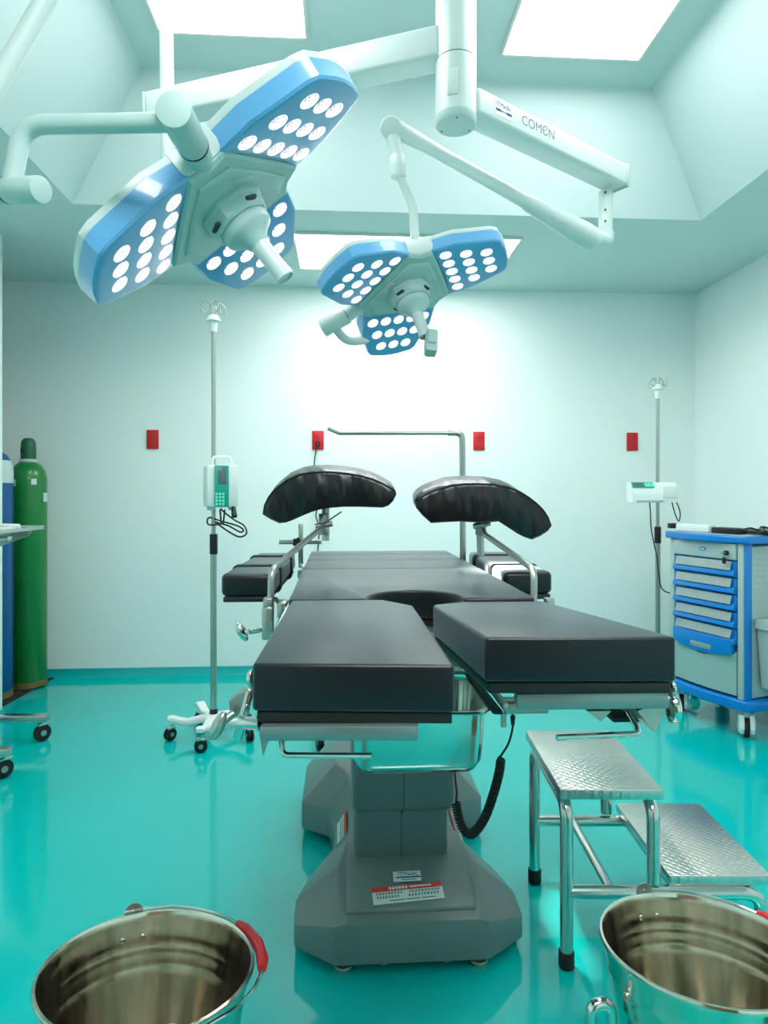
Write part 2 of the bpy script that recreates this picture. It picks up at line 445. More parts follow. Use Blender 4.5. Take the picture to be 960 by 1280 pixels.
    m = MB(); m.lathe([(.053, .043), (.055, .047), (.0545, .060), (.051, .066), (.038, .074), (.028, .084), (.022, .096)], n=32, mtx=base); m.build('handle_cone', 'shellg', root)
    m = MB(); m.lathe([(.0225, .09), (.020, .10), (.019, .15), (.0205, .175), (.0205, .182), (.017, .184), (.016, .179), (.0005, .178)], n=24, mtx=base)
    m.build('handle', 'white', root)
    if tilt_block:
        m = MB(); up = n
        bt = base @ Matrix.Translation(V((.012, .0, .205))) @ Matrix.Rotation(1.15, 4, 'Z') @ Matrix.Rotation(-.35, 4, 'X')
        m.box((0, 0, .008), (.046, .04, .085), .008, mtx=bt); m.box((.018, 0, .0), (.03, .03, .05), .006, mtx=bt)
        m.build('handle_end_block', 'hub', root)
    return base
lens_mesh = []

# --- ceiling column with its two printed arms
t = thing('ceiling_column', 'thick white ceiling column with a capped round end, carrying two long arms', 'lamp column', (.363, 2.112, HT))
CX, CY = .363, 2.112
for z0, z1 in ((2.80, 3.10), (2.60, 2.797), (2.415, 2.597)):
    m = MB(); m.cyl((CX, CY, z0), (CX, CY, z1), .066, n=40); seg = m.build('column_section', 'white', t)
    m = MB(); m.cyl((CX, CY, z1 - .001), (CX, CY, z1 + .0035), .0655, n=40); m.build('seam', 'line', seg)
m = MB(); m.lathe([(.063, 0), (.0665, .006), (.0665, .028), (.064, .03)], (CX, CY, 2.392), n=40)
cap = m.build('end_cap', 'shellg', t)
for a in (0.4, 2.5, 4.6):
    m = MB(); m.cyl((CX + .052 * math.cos(a), CY + .052 * math.sin(a), 2.393), (CX + .052 * math.cos(a), CY + .052 * math.sin(a), 2.3905), .003, n=8); m.build('screw', 'line', cap)
m = MB(); cq = basis((CX - .022, CY - .0618, 2.50), (1, -.35, 0), (0, 0, 1)); m.box((0, 0, 0), (.034, .085, .006), .0028, mtx=cq); m.build('access_cover', 'white', t)
m = MB(); m.cyl((CX - .005, CY - .066, 2.815), (CX - .005, CY - .069, 2.815), .008, n=14); m.build('screw', 'line', t)
fm = MB(); fm.lathe([(.13, 0), (.13, .02), (.10, .035)], (CX, CY, HT - .036), n=36); fm.build('ceiling_flange', 'white', t)
def arm(p0, p1, h, wd, parent):
    p0, p1 = V(p0), V(p1); d = p1 - p0; L = d.length
    mt = basis(p0, d, V((0, 0, 1)).cross(d))
    m = MB(); m.box((L / 2, 0, 0), (L, wd, h), .014, seg=4, mtx=mt)
    return m.build('extension_arm', 'white', parent), mt, L
arm1, mt1, L1 = arm((CX - .04, CY + .014, 2.655), P(190, 140, 2.44), .105, .095, t)
arm2, mt2, L2 = arm((CX + .045, CY + .028, 2.478), P(772, 224, 2.66), .088, .095, t)
m = MB(); m.box((L2 + .003, 0, 0), (.012, .099, .094), .004, mtx=mt2); m.build('arm_end_cap', 'shellg', t)
m = MB(); m.box((L1 + .003, 0, 0), (.012, .099, .1), .004, mtx=mt1); m.build('arm_end_cap', 'shellg', t)
# printing on the right-hand arm
side = mt2 @ basis((.14, -.0478, .006), (1, 0, 0), (0, 0, 1))
text_obj('lettering', 'COMЄN', .046, side @ Matrix.Translation(V((.155, -.002, 0))), 'inkg', arm2)
m = MB(); m.box((-.022, -.001, .0003), (.082, .052, .0008), .0, mtx=side); lb = m.build('sticker', 'whitep', arm2)
text_obj('lettering', 'ITMedic', .021, side @ Matrix.Translation(V((-.022, .010, .0009))), 'inkb', arm2)
m = MB(); m.box((-.047, -.009, .0009), (.024, .008, .0006), mtx=side); m.box((.005, -.009, .0009), (.024, .008, .0006), mtx=side); m.box((-.022, -.009, .0009), (.03, .003, .0006), mtx=side); m.build('sticker_bar', 'inkb', arm2)

# --- right lamp (farther one)
C2 = V((.2183, 2.2075, 1.8835)); E2a = V((.8937, -.2656, .3616)); N2 = V((.2743, -.3144, -.9088))
t2 = thing('surgical_lamp', 'smaller-looking blue and white three-petal surgical lamp at centre right, hung from the long tapered arm', 'surgical lamp', C2, 'surgical lamps')
b2 = lamp_head(t2, C2, E2a, N2, True)
j0 = P(757, 240, 2.64); j1 = P(757, 296, 2.64)
m = MB(); m.cyl(j0, V((j0.x, j0.y, 2.25)), .028, n=24); m.cyl((j0.x, j0.y, 2.262), (j0.x, j0.y, 2.266), .029, n=24); jo = m.build('arm_joint', 'white', t2)
m = MB()
for z in (2.40, 2.33, 2.285): m.cyl((j0.x - .012, j0.y - .026, z), (j0.x - .013, j0.y - .030, z), .004, n=8)
m.build('screw', 'line', jo)
s0 = P(738, 298, 2.60); s1 = P(497, 162, 2.25)
m = MB(); m.tube([V((j0.x, j0.y, 2.25)), V((j0.x, j0.y, s0.z + .005)), s0], .033, 16, bend=.05); m.sphere(s0, .047, (1, .8, 1)); m.build('elbow', 'white', t2)
d = s1 - s0
m = MB(); m.tube([s0 + d * k for k in (0, .06, .22, .36, .37, .8, .93, 1.0)], [.046, .047, .037, .030, .025, .023, .028, .030], 20); m.build('spring_arm', 'white', t2)
m = MB()
f = V((s1.x, s1.y, 0)).normalized()
m.cyl(P(489, 160, 2.22), P(489, 160, 2.30), .037, n=28, bev=.006); m.cyl(P(491, 172, 2.25), P(497, 196, 2.25), .026, .022, n=20); m.cyl(P(497, 196, 2.25), P(498, 222, 2.25), .0275, n=24, bev=.003); m.build('arm_joint', 'white', t2)
m = MB(); m.tube([P(498, 218, 2.25), P(506, 234, 2.26), P(516, 262, 2.30), P(519, 300, 2.36), P(522, 335, 2.46), P(512, 385, 2.50), P(470, 418, 2.44), P(447, 426, 2.38), P(431, 423, 2.34), P(416, 406, 2.28)], .0155, 14, smooth=True); m.build('yoke', 'white', t2)
m = MB(); r_ = -E2a.normalized()
m.cyl(C2 + r_ * .155 - N2 * .035, C2 + r_ * .225 - N2 * .02, .024, .027, n=24); m.cyl(C2 + r_ * .226 - N2 * .02, C2 + r_ * .325 - N2 * .01, .031, n=28, bev=.003); m.build('swivel', 'white', t2)

# --- left lamp (near one)
C1 = V((-.2347, 1.3823, 1.7931)); E1a = V((.645, -.5545, .5259)); N1 = V((.6237, -.0157, -.7815))
t1 = thing('surgical_lamp', 'large blue and white three-petal surgical lamp at upper left, nearest the camera', 'surgical lamp', C1, 'surgical lamps')
b1 = lamp_head(t1, C1, E1a, N1)
e60 = (E1a * .5 + V((-.4415, -.8321, -.3357)) * .866).normalized()
m = MB(); m.cyl(C1 + e60 * .15 - N1 * .03, C1 + e60 * .232 - N1 * .02, .024, .026, n=28); m.cyl(C1 + e60 * .234 - N1 * .02, C1 + e60 * .36 - N1 * .008, .0275, n=32, bev=.002)
sw = m.build('swivel', 'shellg', t1)
m = MB(); m.cyl(C1 + e60 * .2318 - N1 * .02, C1 + e60 * .2345 - N1 * .0196, .0279, n=28); m.build('swivel_seam', 'line', sw)
m = MB(); m.tube([P(212, 153, 1.03), P(28, 156, 1.05), P(14, 236, 1.05)], .0148, 18, bend=.045); m.build('yoke', 'shellg', t1)
m = MB(); ja = P(52, 237, 1.03); jb = P(10, 238, 1.06); jc = P(-45, 239, 1.1)
m.cyl(ja, jb, .0205, n=28, bev=.002); m.cyl(jb + (jc - jb) * .03, jc, .0205, n=28, bev=.002); jt = m.build('arm_joint', 'shellg', t1)
m = MB(); jd = (jc - jb).normalized(); m.cyl(jb - jd * .0008, jb + jd * .0022, .0207, n=28); m.build('swivel_seam', 'line', jt)
pt = P(207, -30, 2.40); pbm = P(210, 212, 2.40)
m = MB(); m.tube([jc, P(-30, 150, 1.1), P(68, -18, 1.12)], .0165, 16, bend=.05); m.build('drop_tube', 'white', t1)
m = MB(); m.tube([P(68, -18, 1.12), P(90, -60, 1.16), pt.lerp(P(110, -75, 1.25), .6), P(195, -60, 2.3), pt], [.02, .03, .026, .026, .03], 18, bend=.04); m.build('spring_arm', 'white', t1)
m = MB(); m.cyl(pt, pbm, .0248, n=24); m.cyl(pbm + V((0, 0, .02)), pbm - V((0, 0, .004)), .026, n=24); sh = m.build('arm_shaft', 'white', t1)
m = MB(); q = P(205, 207, 2.372); m.box(q, (.018, .006, .014), .002); m.build('screw', 'line', sh)

# ================================================================== OPERATING TABLE
T = thing('operating_table', 'black-cushioned operating table with split leg sections on a grey pedestal', 'operating table', (.171, 2.15, 0))
BX = .171
# base casing
st = [(1.628, .196, .128, .165, .133), (1.705, .300, .088, .185, .150), (1.80, .302, .093, .187, .182), (1.90, .27, .098, .160, .20), (1.97, .205, .11, .146, .207), (2.10, .20, .125, .145, .215), (2.24, .222, .125, .16, .245), (2.31, .318, .12, .2, .252), (2.62, .318, .12, .2, .25), (2.72, .23, .11, .17, .2)]
m = MB(); rings = []
for y, hw, zs, wi, zc in st:
    rings.append([V((BX - hw, y, .028)), V((BX - hw, y, zs)), V((BX - wi, y, zc)), V((BX, y, zc)), V((BX + wi, y, zc)), V((BX + hw, y, zs)), V((BX + hw, y, .028))])
m.rings(rings)
b = m.bm; bmesh.ops.recalc_face_normals(b, faces=list(b.faces))
es = [e for e in b.edges if len(e.link_faces) == 2 and e.calc_face_angle() > math.radians(14)]
bmesh.ops.bevel(b, geom=es, offset=.006, segments=2, profile=.5, affect='EDGES', clamp_overlap=True)
basep = m.build('base', 'grey', T, angle=30)
# raised plate in front of the column
dz = (.205 - .137) / (1.84 - 1.655)
m = MB(); pl = [(.005, 1.655), (.337, 1.655), (.335, 1.90), (.01, 1.90)]
m.prism(pl, 0, .014, .005, top_fn=lambda c: .134 + min(c.y - 1.655, .185) * .37); m.build('base_cover', 'grey', T)
for x, y in ((.0, 1.665), (.345, 1.665), (-.06, 2.55), (.40, 2.55)):
    m = MB(); m.cyl((x, y, 0), (x, y, .012), .024, n=20, bev=.002); m.cyl((x, y, .01), (x, y, .034), .012, n=12); m.build('levelling_foot', 'satin', T)
for x in (.1, .26):
    m = MB(); m.cyl((x, 1.66, .012), (x, 1.66, .03), .011, n=14); m.build('bolt', 'satin', basep)
# stickers on the sloping plate
sl = V((0, 1, .37)).normalized()
sm = basis((.166, 1.694, .134 + .014 + .039 * .37 + .0008), (1, .06, .025), sl)
m = MB(); m.box((0, 0, 0), (.185, .046, .0008), mtx=sm); stk = m.build('warning_sticker', 'stw', T)
m = MB(); m.box((-.001, .018, .0006), (.186, .013, .0008), mtx=sm); m.build('header', 'stred', stk)
random.seed(9)
m = MB(); x = -.05
for i in range(6): m.box((-.045 + i * .0085, .0183, .0012), (.0062, .0072, .0004), mtx=sm)
m.box((.035, .0183, .0012), (.058, .0035, .0004), mtx=sm); m.build('header_print', 'stw', stk)
def glyph_rows(m, mt, rows):
    for y, x0, x1, h, gap in rows:
        x = x0
        while x < x1 - h * .6:
            wd = h * random.uniform(.8, 1.0)
            for q in range(3): m.box((x + wd / 2, y + (q - 1) * h * .36, .0007), (wd * random.uniform(.6, 1), h * .16, .0004), mtx=mt)
            m.box((x + wd * random.uniform(.3, .7), y, .0007), (h * .16, h * .9, .0004), mtx=mt)
            x += wd + gap
m = MB(); glyph_rows(m, sm, [(.0055, -.083, -.012, .0068, .002), (.0055, .004, .085, .0068, .002), (-.0045, -.083, -.018, .0068, .002), (-.0045, 0, .085, .0068, .002)])
for x0, x1 in ((-.05, -.01), (-.006, .03), (.034, .07)): m.box(((x0 + x1) / 2, -.0155, .0007), (x1 - x0, .002, .0004), mtx=sm)
m.build('small_print', 'ink', stk)
sm2 = basis((.168, 1.741, .134 + .014 + .086 * .37 + .0008), (1, .02, .008), sl)
m = MB(); m.box((0, 0, 0), (.074, .03, .0008), mtx=sm2); st2 = m.build('brand_sticker', 'stw', T)
text_obj('lettering', 'ITMedic', .0165, sm2 @ Matrix.Translation(V((.002, .0065, .0006))), 'inkb', st2)
m = MB(); m.box((.003, -.003, .0006), (.066, .0034, .0005), mtx=sm2); m.box((.004, -.010, .0006), (.04, .0016, .0005), mtx=sm2); m.build('sticker_bar', 'inkb', st2)
# side stickers on the waist slope, left and right of the column
for sgn, yy in ((-1, 2.02), (1, 2.02)):
    k = 4
    hw, zs, wi, zc = .203, .117, .1455, .211
    o = V((BX + sgn * (hw + wi) / 2, yy, (zs + zc) / 2)); across = V((sgn * (wi - hw), 0, zc - zs)).normalized()
    mm = basis(o, (0, -1, -.06), across) if sgn < 0 else basis(o, (0, 1, .06), across)
    nn = mm.to_3x3() @ V((0, 0, 1)); mm.translation = o + nn * .003
    m = MB(); m.box((0, 0, 0), (.15, .055, .001), mtx=mm); s_ = m.build('warning_sticker', 'stw', T)
    m = MB(); m.box((0, .020, .0006), (.15, .016, .0008), mtx=mm); m.build('header', 'stred', s_)
    m = MB(); glyph_rows(m, mm, [(.004, -.065, .065, .0068, .002), (-.008, -.065, .065, .0068, .002)]); m.build('small_print', 'ink', s_)
# telescoping column
m = MB(); m.box((.159, 2.02, .25), (.262, .41, .30), .016, seg=4); c1 = m.build('column', 'greyd', T)
m = MB(); m.box((.1595, 1.8146, .265), (.0022, .0016, .24)); m.build('seam', 'line', c1)
m = MB(); m.box((.164, 2.02, .535), (.284, .44, .43), .018, seg=4); c2 = m.build('column_sleeve', 'greyd', T)
m = MB(); m.box((.1645, 1.7998, .53), (.0022, .0016, .4)); m.cyl((.159, 1.801, .325), (.159, 1.797, .325), .004, n=8); m.build('seam', 'line', c2)
m = MB(); m.box((.16, 2.02, .80), (.30, .62, .12), .01); m.box((.16, 2.02, .868), (.50, 1.10, .03), .004); m.box((.155, 1.44, .862), (.50, .05, .03), .004); m.build('table_frame', 'satin', T)
# side rails
for x in (-.158, .452):
    m = MB(); m.box((x, 1.95, .875), (.010, .98, .026), .003)
    for y in (1.5, 1.85, 2.2, 2.4): m.box((x + (.018 if x < 0 else -.018), y, .872), (.034, .03, .018), .003)
    m.build('side_rail', 'chrome', T)
# cushions
def arc(cx, cy, rx, ry, a0, a1, n): return [(cx + rx * math.cos(a0 + (a1 - a0) * i / n), cy + ry * math.sin(a0 + (a1 - a0) * i / n)) for i in range(n + 1)]
seat = [(-.120, 1.432)] + arc(.158, 1.432, .108, .125, PI, 0, 18) + [(.424, 1.432), (.422, 2.012), (-.126, 2.012)]
m = MB(); m.prism(seat, .902, .97, .007, 4, sharp=25); m.build('seat_cushion', 'vinyl', T)
for y0, y1, xa, xb in ((2.018, 2.275, -.127, .420), (2.281, 2.468, -.128, .418), (2.474, 2.635, -.130, .416)):
    m = MB(); m.prism([(xa, y0), (xb, y0), (xb, y1), (xa, y1)], .902, .97, .007, 4); m.build('back_cushion', 'vinyl', T)
m = MB(); sp = [(-.122, 1.442)] + arc(.158, 1.432, .118, .135, PI, 0, 14) + [(.426, 1.442), (.42, 2.63), (-.128, 2.63)]
m.prism(sp, .883, .901, .002); m.build('cushion_board', 'black', T)
lp = [(-.124, .896), (.149, .872), (.143, 1.345), (.085, 1.422), (-.113, 1.424)]
m = MB(); m.prism(lp, .905, .970, .006, 4); m.build('leg_cushion', 'vinyl', T)
m = MB(); m.prism([(-.118, .90), (.146, .878), (.14, 1.35), (.083, 1.418), (-.11, 1.418)], .889, .904, .002); m.build('leg_board', 'black', T)
rp = [(.203, .931), (.476, .912), (.436, 1.412), (.255, 1.418), (.186, 1.365)]
tilt = lambda c: (1.39 - c.y) * .060
m = MB(); m.prism(rp, .901, .966, .006, 4, top_fn=tilt); m.build('leg_cushion', 'vinyl', T)
m = MB(); m.prism([(.209, .936), (.470, .917), (.432, 1.408), (.257, 1.414), (.19, 1.365)], .884, .900, .002, top_fn=tilt); m.build('leg_board', 'black', T)
# leg section hardware: end bars, pull handles, brackets
def leg_bar(x0, y0, x1, y1, z0, z1, h, name='end_bar', mt='endbar'):
    a, c_ = V((x0, y0, z0)), V((x1, y1, z1)); m = MB()
    m.box((0, 0, 0), ((c_ - a).length, .028, h), .003, mtx=basis((a + c_) / 2, c_ - a, V((0, 0, 1)).cross(c_ - a)))
    return m.build(name, mt, T)
leg_bar(-.112, .902, .100, .885, .8775, .8795, .020)
leg_bar(.252, .952, .470, .934, .897, .901, .024)
m = MB(); m.tube([P(352, 919, .93), P(353, 944, .92), P(465, 945, .90)], .0042, 12, bend=.010); m.build('pull_handle', 'chrome', T)
m = MB(); m.tube([P(785, 890, 1.02), P(801, 917, .99), P(696, 922, .965)], .0045, 12, bend=.012); m.build('pull_handle', 'chrome', T)
def wedge(pts, off, mt='satin', name='bracket'):
    m = MB(); off = V(off); m.rings([[p for p in pts], [p + off for p in pts]]); return m.build(name, mt, T)
wedge([P(324, 917, .90), P(336, 917, .90), P(329, 946, .90)], (0, .22, 0))
wedge([P(734, 889, .97), P(764, 889, .97), P(751, 902, .97)], (0, .26, 0))
wedge([P(797, 889, .955), P(838, 872, .955), P(819, 916, .955)], (0, .26, 0))
for q_, s_ in ((P(778, 893, 1.05), (.05, .05, .008)), (P(352, 919, .95), (.05, .03, .004))):
    m = MB(); m.box(q_, s_, .001); m.build('latch_plate', 'black', T)
# pivot fittings on the outer sides of the leg sections
m = MB(); m.cyl(P(300, 903, .91), P(326, 904, .90), .0095, n=18, bev=.001); m.box(P(305, 893, .95), (.012, .02, .075), .004, rot=Matrix.Rotation(.25, 3, 'Y')); m.build('leg_pivot', 'chrome', T)
m = MB(); m.cyl(P(846, 884, .97), P(835, 884, .97), .0225, n=24, bev=.004); m.cyl(P(842, 860, .97), P(836, 860, .97), .014, n=18, bev=.003); m.build('leg_pivot', 'chrome', T)
m = MB()
cl = [P(286, 877, .99), P(296, 869, .99), P(312, 864, .99), P(318, 872, .99), P(303, 880, .99), P(297, 896, .99), P(288, 894, .99)]
m.rings([[p for p in cl], [p + V((.0, .03, .0)) for p in cl]]); m.tube([P(292, 892, .98), P(278, 902, .97)], .006, 12)
m.build('leg_clamp', 'satin', T)
m = MB(); m.sphere(P(273, 907, .965), .0225, (.42, .5, 1.0), Matrix.Rotation(.42, 3, 'Y')); m.build('leg_clamp_knob', 'satin', T)
m = MB(); m.sphere(P(313, 848, 1.0), .008, (.8, 1, 1.6)); m.build('leg_clamp_knob', 'chrome', T)
# cross slide carrying the basin
m = MB(); m.box((.405, 1.455, .735), (.11, .012, .014), .002); m.box((.405, 1.44, .722), (.10, .014, .022), .002); m.box((.16, 1.70, .735), (.36, .012, .014), .002); m.cyl((.352, 1.43, .715), (.352, 1.43, .685), .006, n=10)
m.box((.352, 1.62, .735), (.012, .42, .016), .002); m.box((-.015, 1.62, .735), (.012, .42, .016), .002)
m.box((.352, 1.8, .80), (.02, .03, .14), .002); m.box((-.015, 1.8, .80), (.02, .03, .14), .002); m.build('basin_slide', 'satin', T)
# drain basin
def rrect(x0, x1, y0, y1, r, z, n=5):
    out = []
    for cx, cy, a in ((x1 - r, y1 - r, 0), (x0 + r, y1 - r, PI / 2), (x0 + r, y0 + r, PI), (x1 - r, y0 + r, 1.5 * PI)):
        for i in range(n + 1): out.append(V((cx + r * math.cos(a + PI / 2 * i / n), cy + r * math.sin(a + PI / 2 * i / n), z)))
    return out
def ins(k, z, r): return rrect(.018 + k, .318 - k, 1.435 + k, 1.69 - k, r, z)
m = MB()
m.rings([ins(.034, .5745, .02), ins(.019, .578, .03), ins(.012, .590, .034), ins(.007, .60, .034), ins(0, .712, .036), ins(-.012, .714, .042), ins(-.014, .718, .044), ins(-.012, .721, .042), ins(.0025, .719, .034), ins(.010, .600, .032), ins(.016, .588, .03), ins(.034, .580, .02)])
m.build('drain_basin', 'basin', T, angle=50)
m = MB(); m.prism([(.325, 1.418), (.346, 1.412), (.334, 1.86), (.318, 1.86)], .717, .727, .002); m.build('basin_rim_rail', 'black', T)
# coiled hand-control lead
cp = smooth_path([P(626, 949, 1.5), P(624, 965, 1.5), P(617, 992, 1.51), P(607, 1020, 1.52), P(596, 1037, 1.53), P(587, 1043, 1.54), P(578, 1035, 1.55), P(573, 1020, 1.56), P(570, 1003, 1.57)], 6)
acc = [0]
for i in range(1, len(cp)): acc.append(acc[-1] + (cp[i] - cp[i - 1]).length)
turns = 52; N_ = turns * 12; hx = []
for i in range(N_ + 1):
    s = acc[-1] * i / N_; k = max(j for j in range(len(cp) - 1) if acc[j] <= s + 1e-9)
    q = (s - acc[k]) / max(1e-9, acc[k + 1] - acc[k]); p = cp[k].lerp(cp[k + 1], q); tg = (cp[k + 1] - cp[k]).normalized()
    x = V((0, 1, 0)); x = (x - tg * x.dot(tg)).normalized(); y = tg.cross(x); a = 2 * PI * turns * i / N_
    hx.append(p + (x * math.cos(a) + y * math.sin(a)) * .0088)
m = MB(); m.tube(hx, .0026, 6); m.tube([P(641, 893, 1.46), P(641, 908, 1.46), P(636, 928, 1.48), P(628, 942, 1.5), P(622, 949, 1.5)], .0026, 8, smooth=True); m.cyl(P(641, 895, 1.46), P(641, 906, 1.46), .006, .004, n=10)
m.tube([P(570, 1003, 1.57), P(571, 990, 1.60), P(569, 972, 1.66), P(568, 950, 1.78)], .0028, 8, smooth=True); m.build('coiled_cord', 'rubber', T)

# ================================================================== ARM BOARDS
def armboard(label, x0, x1, skew, rail_x):
    y0, y1 = 1.80, 2.44
    t = thing('arm_board', label, 'arm board', ((x0 + x1) / 2, 2.1, .90), 'padded arm boards of the table')
    pl = [(x0, y0), (x1, y0), (x1 + skew, y1), (x0 + skew, y1)]
    m = MB(); m.prism(pl, .920, .982, .014, 4); pad = m.build('pad', 'vinyl', t)
    m = MB(); m.prism([(a + (.006 if i in (0, 3) else -.006), b) for i, (a, b) in enumerate(pl)], .905, .919, .003); m.build('board', 'black', t)
    for yy in (1.98, 2.28):
        s = skew * (yy - y0) / (y1 - y0); m = MB()
        q = rrect(x0 + s - .004, x1 + s + .004, .903, .986, .014, 0)
        m.rings([[V((p.x, yy, p.y)) for p in q], [V((p.x, yy + .038, p.y)) for p in q]]); m.build('strap', 'strap', t)
    m = MB(); xs = x1 if rail_x > x1 else x0
    m.tube([V(((x0 + x1) / 2, 1.95, .898)), V((xs, 1.93, .892)), V((rail_x, 1.84, .884))], .007, 10, bend=.02); m.box((rail_x, 1.86, .876), (.026, .06, .045), .005); m.build('bracket', 'satin', t)
armboard('black padded arm board left of the table, under the left leg rest', -.333, -.197, .018, -.172)
armboard('black padded arm board right of the table with its lit top', .445, .582, .022, .466)

# ================================================================== LEG RESTS
def legrest(label, outline, cdep, post, top, clamp_p, dirx, knob=True):
    t = thing('leg_rest', label, 'leg rest', clamp_p, 'leg rests clamped to the table')
    pts = [P(x, y, cdep) for x, y in outline]
    ctr = sum(pts, V((0, 0, 0))) / len(pts)
    dep = .15; rings = []
    for k, s, dzz in ((0, .90, -.0), (.012, .97, 0.0), (.035, 1.0, .0), (.5, 1.0, .012), (.88, .98, .026), (.96, .94, .028), (1.0, .85, .029)):
        rings.append([ctr + (p - ctr) * s + V((0, (k - .5) * dep, dzz - .006)) for p in pts])
    m = MB(); m.rings(rings); m.build('pad', 'vinylw', t, angle=50)
    seam = MB(); seam.tube([ctr + (p - ctr) * .99 + V((0, -.5 * dep + .003, -.006)) for p in pts], .0022, 6, closed=True); seam.build('piping', 'vinyl', t)
    m = MB(); m.cyl(top[0], top[1], .0105, n=16); m.cyl(top[0] + V((0, 0, .03)), top[0] + V((0, 0, -.004)), .024, .012, n=18); m.build('stem', 'satin', t)
    m = MB(); jc = post[-1]
    m.cyl(jc + V((0, 0, .032)), jc - V((0, 0, .028)), .0155, n=18, bev=.002); m.cyl(jc + V((-.024, -.012, -.004)), jc + V((.024, -.012, .004)), .008, n=12); m.build('joint', 'satin', t)
    m = MB(); m.tube([jc + V((-dirx * .012, -.02, -.004)), jc + V((dirx * .05, -.03, .038))], .0022, 8); m.build('lock_lever', 'satin', t)
    m = MB(); m.tube(post, .0078, 16, bend=.035); m.build('support_rod', 'satin', t)
    m = MB(); m.box(clamp_p + V((0, 0, .012)), (.025, .034, .075), .005); m.box(clamp_p + V((0, 0, .054)), (.021, .024, .03), .004); m.build('rail_clamp', 'satin', t)
    if knob:
        m = MB(); q = clamp_p + V((-.04, -.02, -.004)); m.cyl(clamp_p, q, .007, n=12); m.sphere(q + V((-.016, 0, 0)), .024, (.42, .55, 1.0), Matrix.Rotation(-.5, 3, 'Y')); m.build('clamp_knob', 'chrome', t)
ol = [(332, 639), (334, 628), (339, 618), (347, 609), (361, 598), (377, 591), (391, 588.5), (406, 588), (421, 588.5), (436, 590), (452, 593), (466, 597), (481, 604), (492, 611), (493, 615), (489, 623), (484, 628), (477, 630.5), (462, 630), (447, 629.5), (430, 629.5), (412, 631), (400, 633), (390, 636), (378, 641), (368, 645.5), (360, 648.5), (352, 649.5), (342, 645)]
orr = [(516.6, 631), (517, 626), (521, 620), (528, 615), (537, 611), (558, 604), (573, 602.5), (588, 602), (610, 603), (630, 607), (642, 612), (653, 619), (662, 626), (670, 634), (676, 643), (679.5, 653), (675, 659), (666, 665), (656, 669), (647, 666), (639, 662), (627, 654), (616, 647), (606, 648), (597, 649), (583, 648), (569, 647), (551, 648), (534, 649), (524, 640)]
pl_ = P(338, 776, 1.50); jl = P(405, 656, 1.86)
legrest('left black arched leg rest on a bent rod, below the plugged outlet', ol, 1.86, [pl_, P(339, 713, 1.50), P(400, 661, 1.84), jl], (P(407, 632, 1.87), P(407, 676, 1.87)), V((-.172, 1.505, .895)), 1)
pr_ = P(667, 752, 1.49); jr = P(601, 656, 1.86)
legrest('right leg rest, a black arched pad drooping to the right on a bent rod', orr, 1.86, [pr_, P(668, 712, 1.49), P(606, 668, 1.84), jr], (P(599.5, 650, 1.87), P(601, 694, 1.87)), V((.470, 1.48, .892)), -1, True)

# ================================================================== SCREEN TUBE + GRADUATED CLAMP
t = thing('screen_frame', 'bent steel tube rising behind the right leg rest and reaching left over the table head', 'frame', (.452, 2.40, .88))
m = MB(); m.tube([V((.437, 2.39, .89)), P(578, 560, 2.4), P(577.5, 541, 2.4), P(560, 541, 2.4)], .0112, 14, bend=.04); m.build('upright', 'satin', t)
m = MB(); m.tube([P(562, 541.3, 2.4), P(424, 541.5, 2.4), P(410, 535.5, 2.4)], .0068, 12, bend=.02); m.build('crossbar', 'satin', t)
m = MB(); m.box((.449, 2.39, .885), (.036, .04, .06), .005); m.build('rail_clamp', 'satin', t)
t = thing('side_clamp', 'grey graduated bar with a black star knob behind the left arm board', 'clamp', P(376, 690, 2.52))
q = P(376, 700, 2.52)
m = MB(); m.box((q.x, q.y, 1.0), (.018, .014, .17), .002); m.build('post', 'satin', t)
m = MB(); ba = P(349, 677.5, 2.53); bb = P(402, 677.5, 2.53); m.box((ba + bb) / 2, ((bb - ba).length, .006, .017), .001); br = m.build('scale_bar', 'satin', t)
m = MB()
for i in range(9): m.box(ba.lerp(bb, .45 + i * .06) + V((0, -.0035, -.001)), (.003, .001, .010))
m.build('scale_mark', 'line', br)
m = MB(); kb = P(372, 677.5, 2.50); m.rings([[kb + V((math.cos(a) * r, -yy, math.sin(a) * r)) for a, r in [(2 * PI * j / 20, rad * (1 + .16 * math.cos(5 * 2 * PI * j / 20))) for j in range(20)]] for yy, rad in ((0, .015), (.012, .018), (.022, .016))]); m.build('star_knob', 'black', t)
m = MB(); m.box((q.x + .02, q.y - .02, .893), (.06, .05, .03), .004); m.cyl((q.x, q.y, .93), (q.x + .03, q.y - .04, .895), .007, n=10); m.build('rail_clamp', 'satin', t)

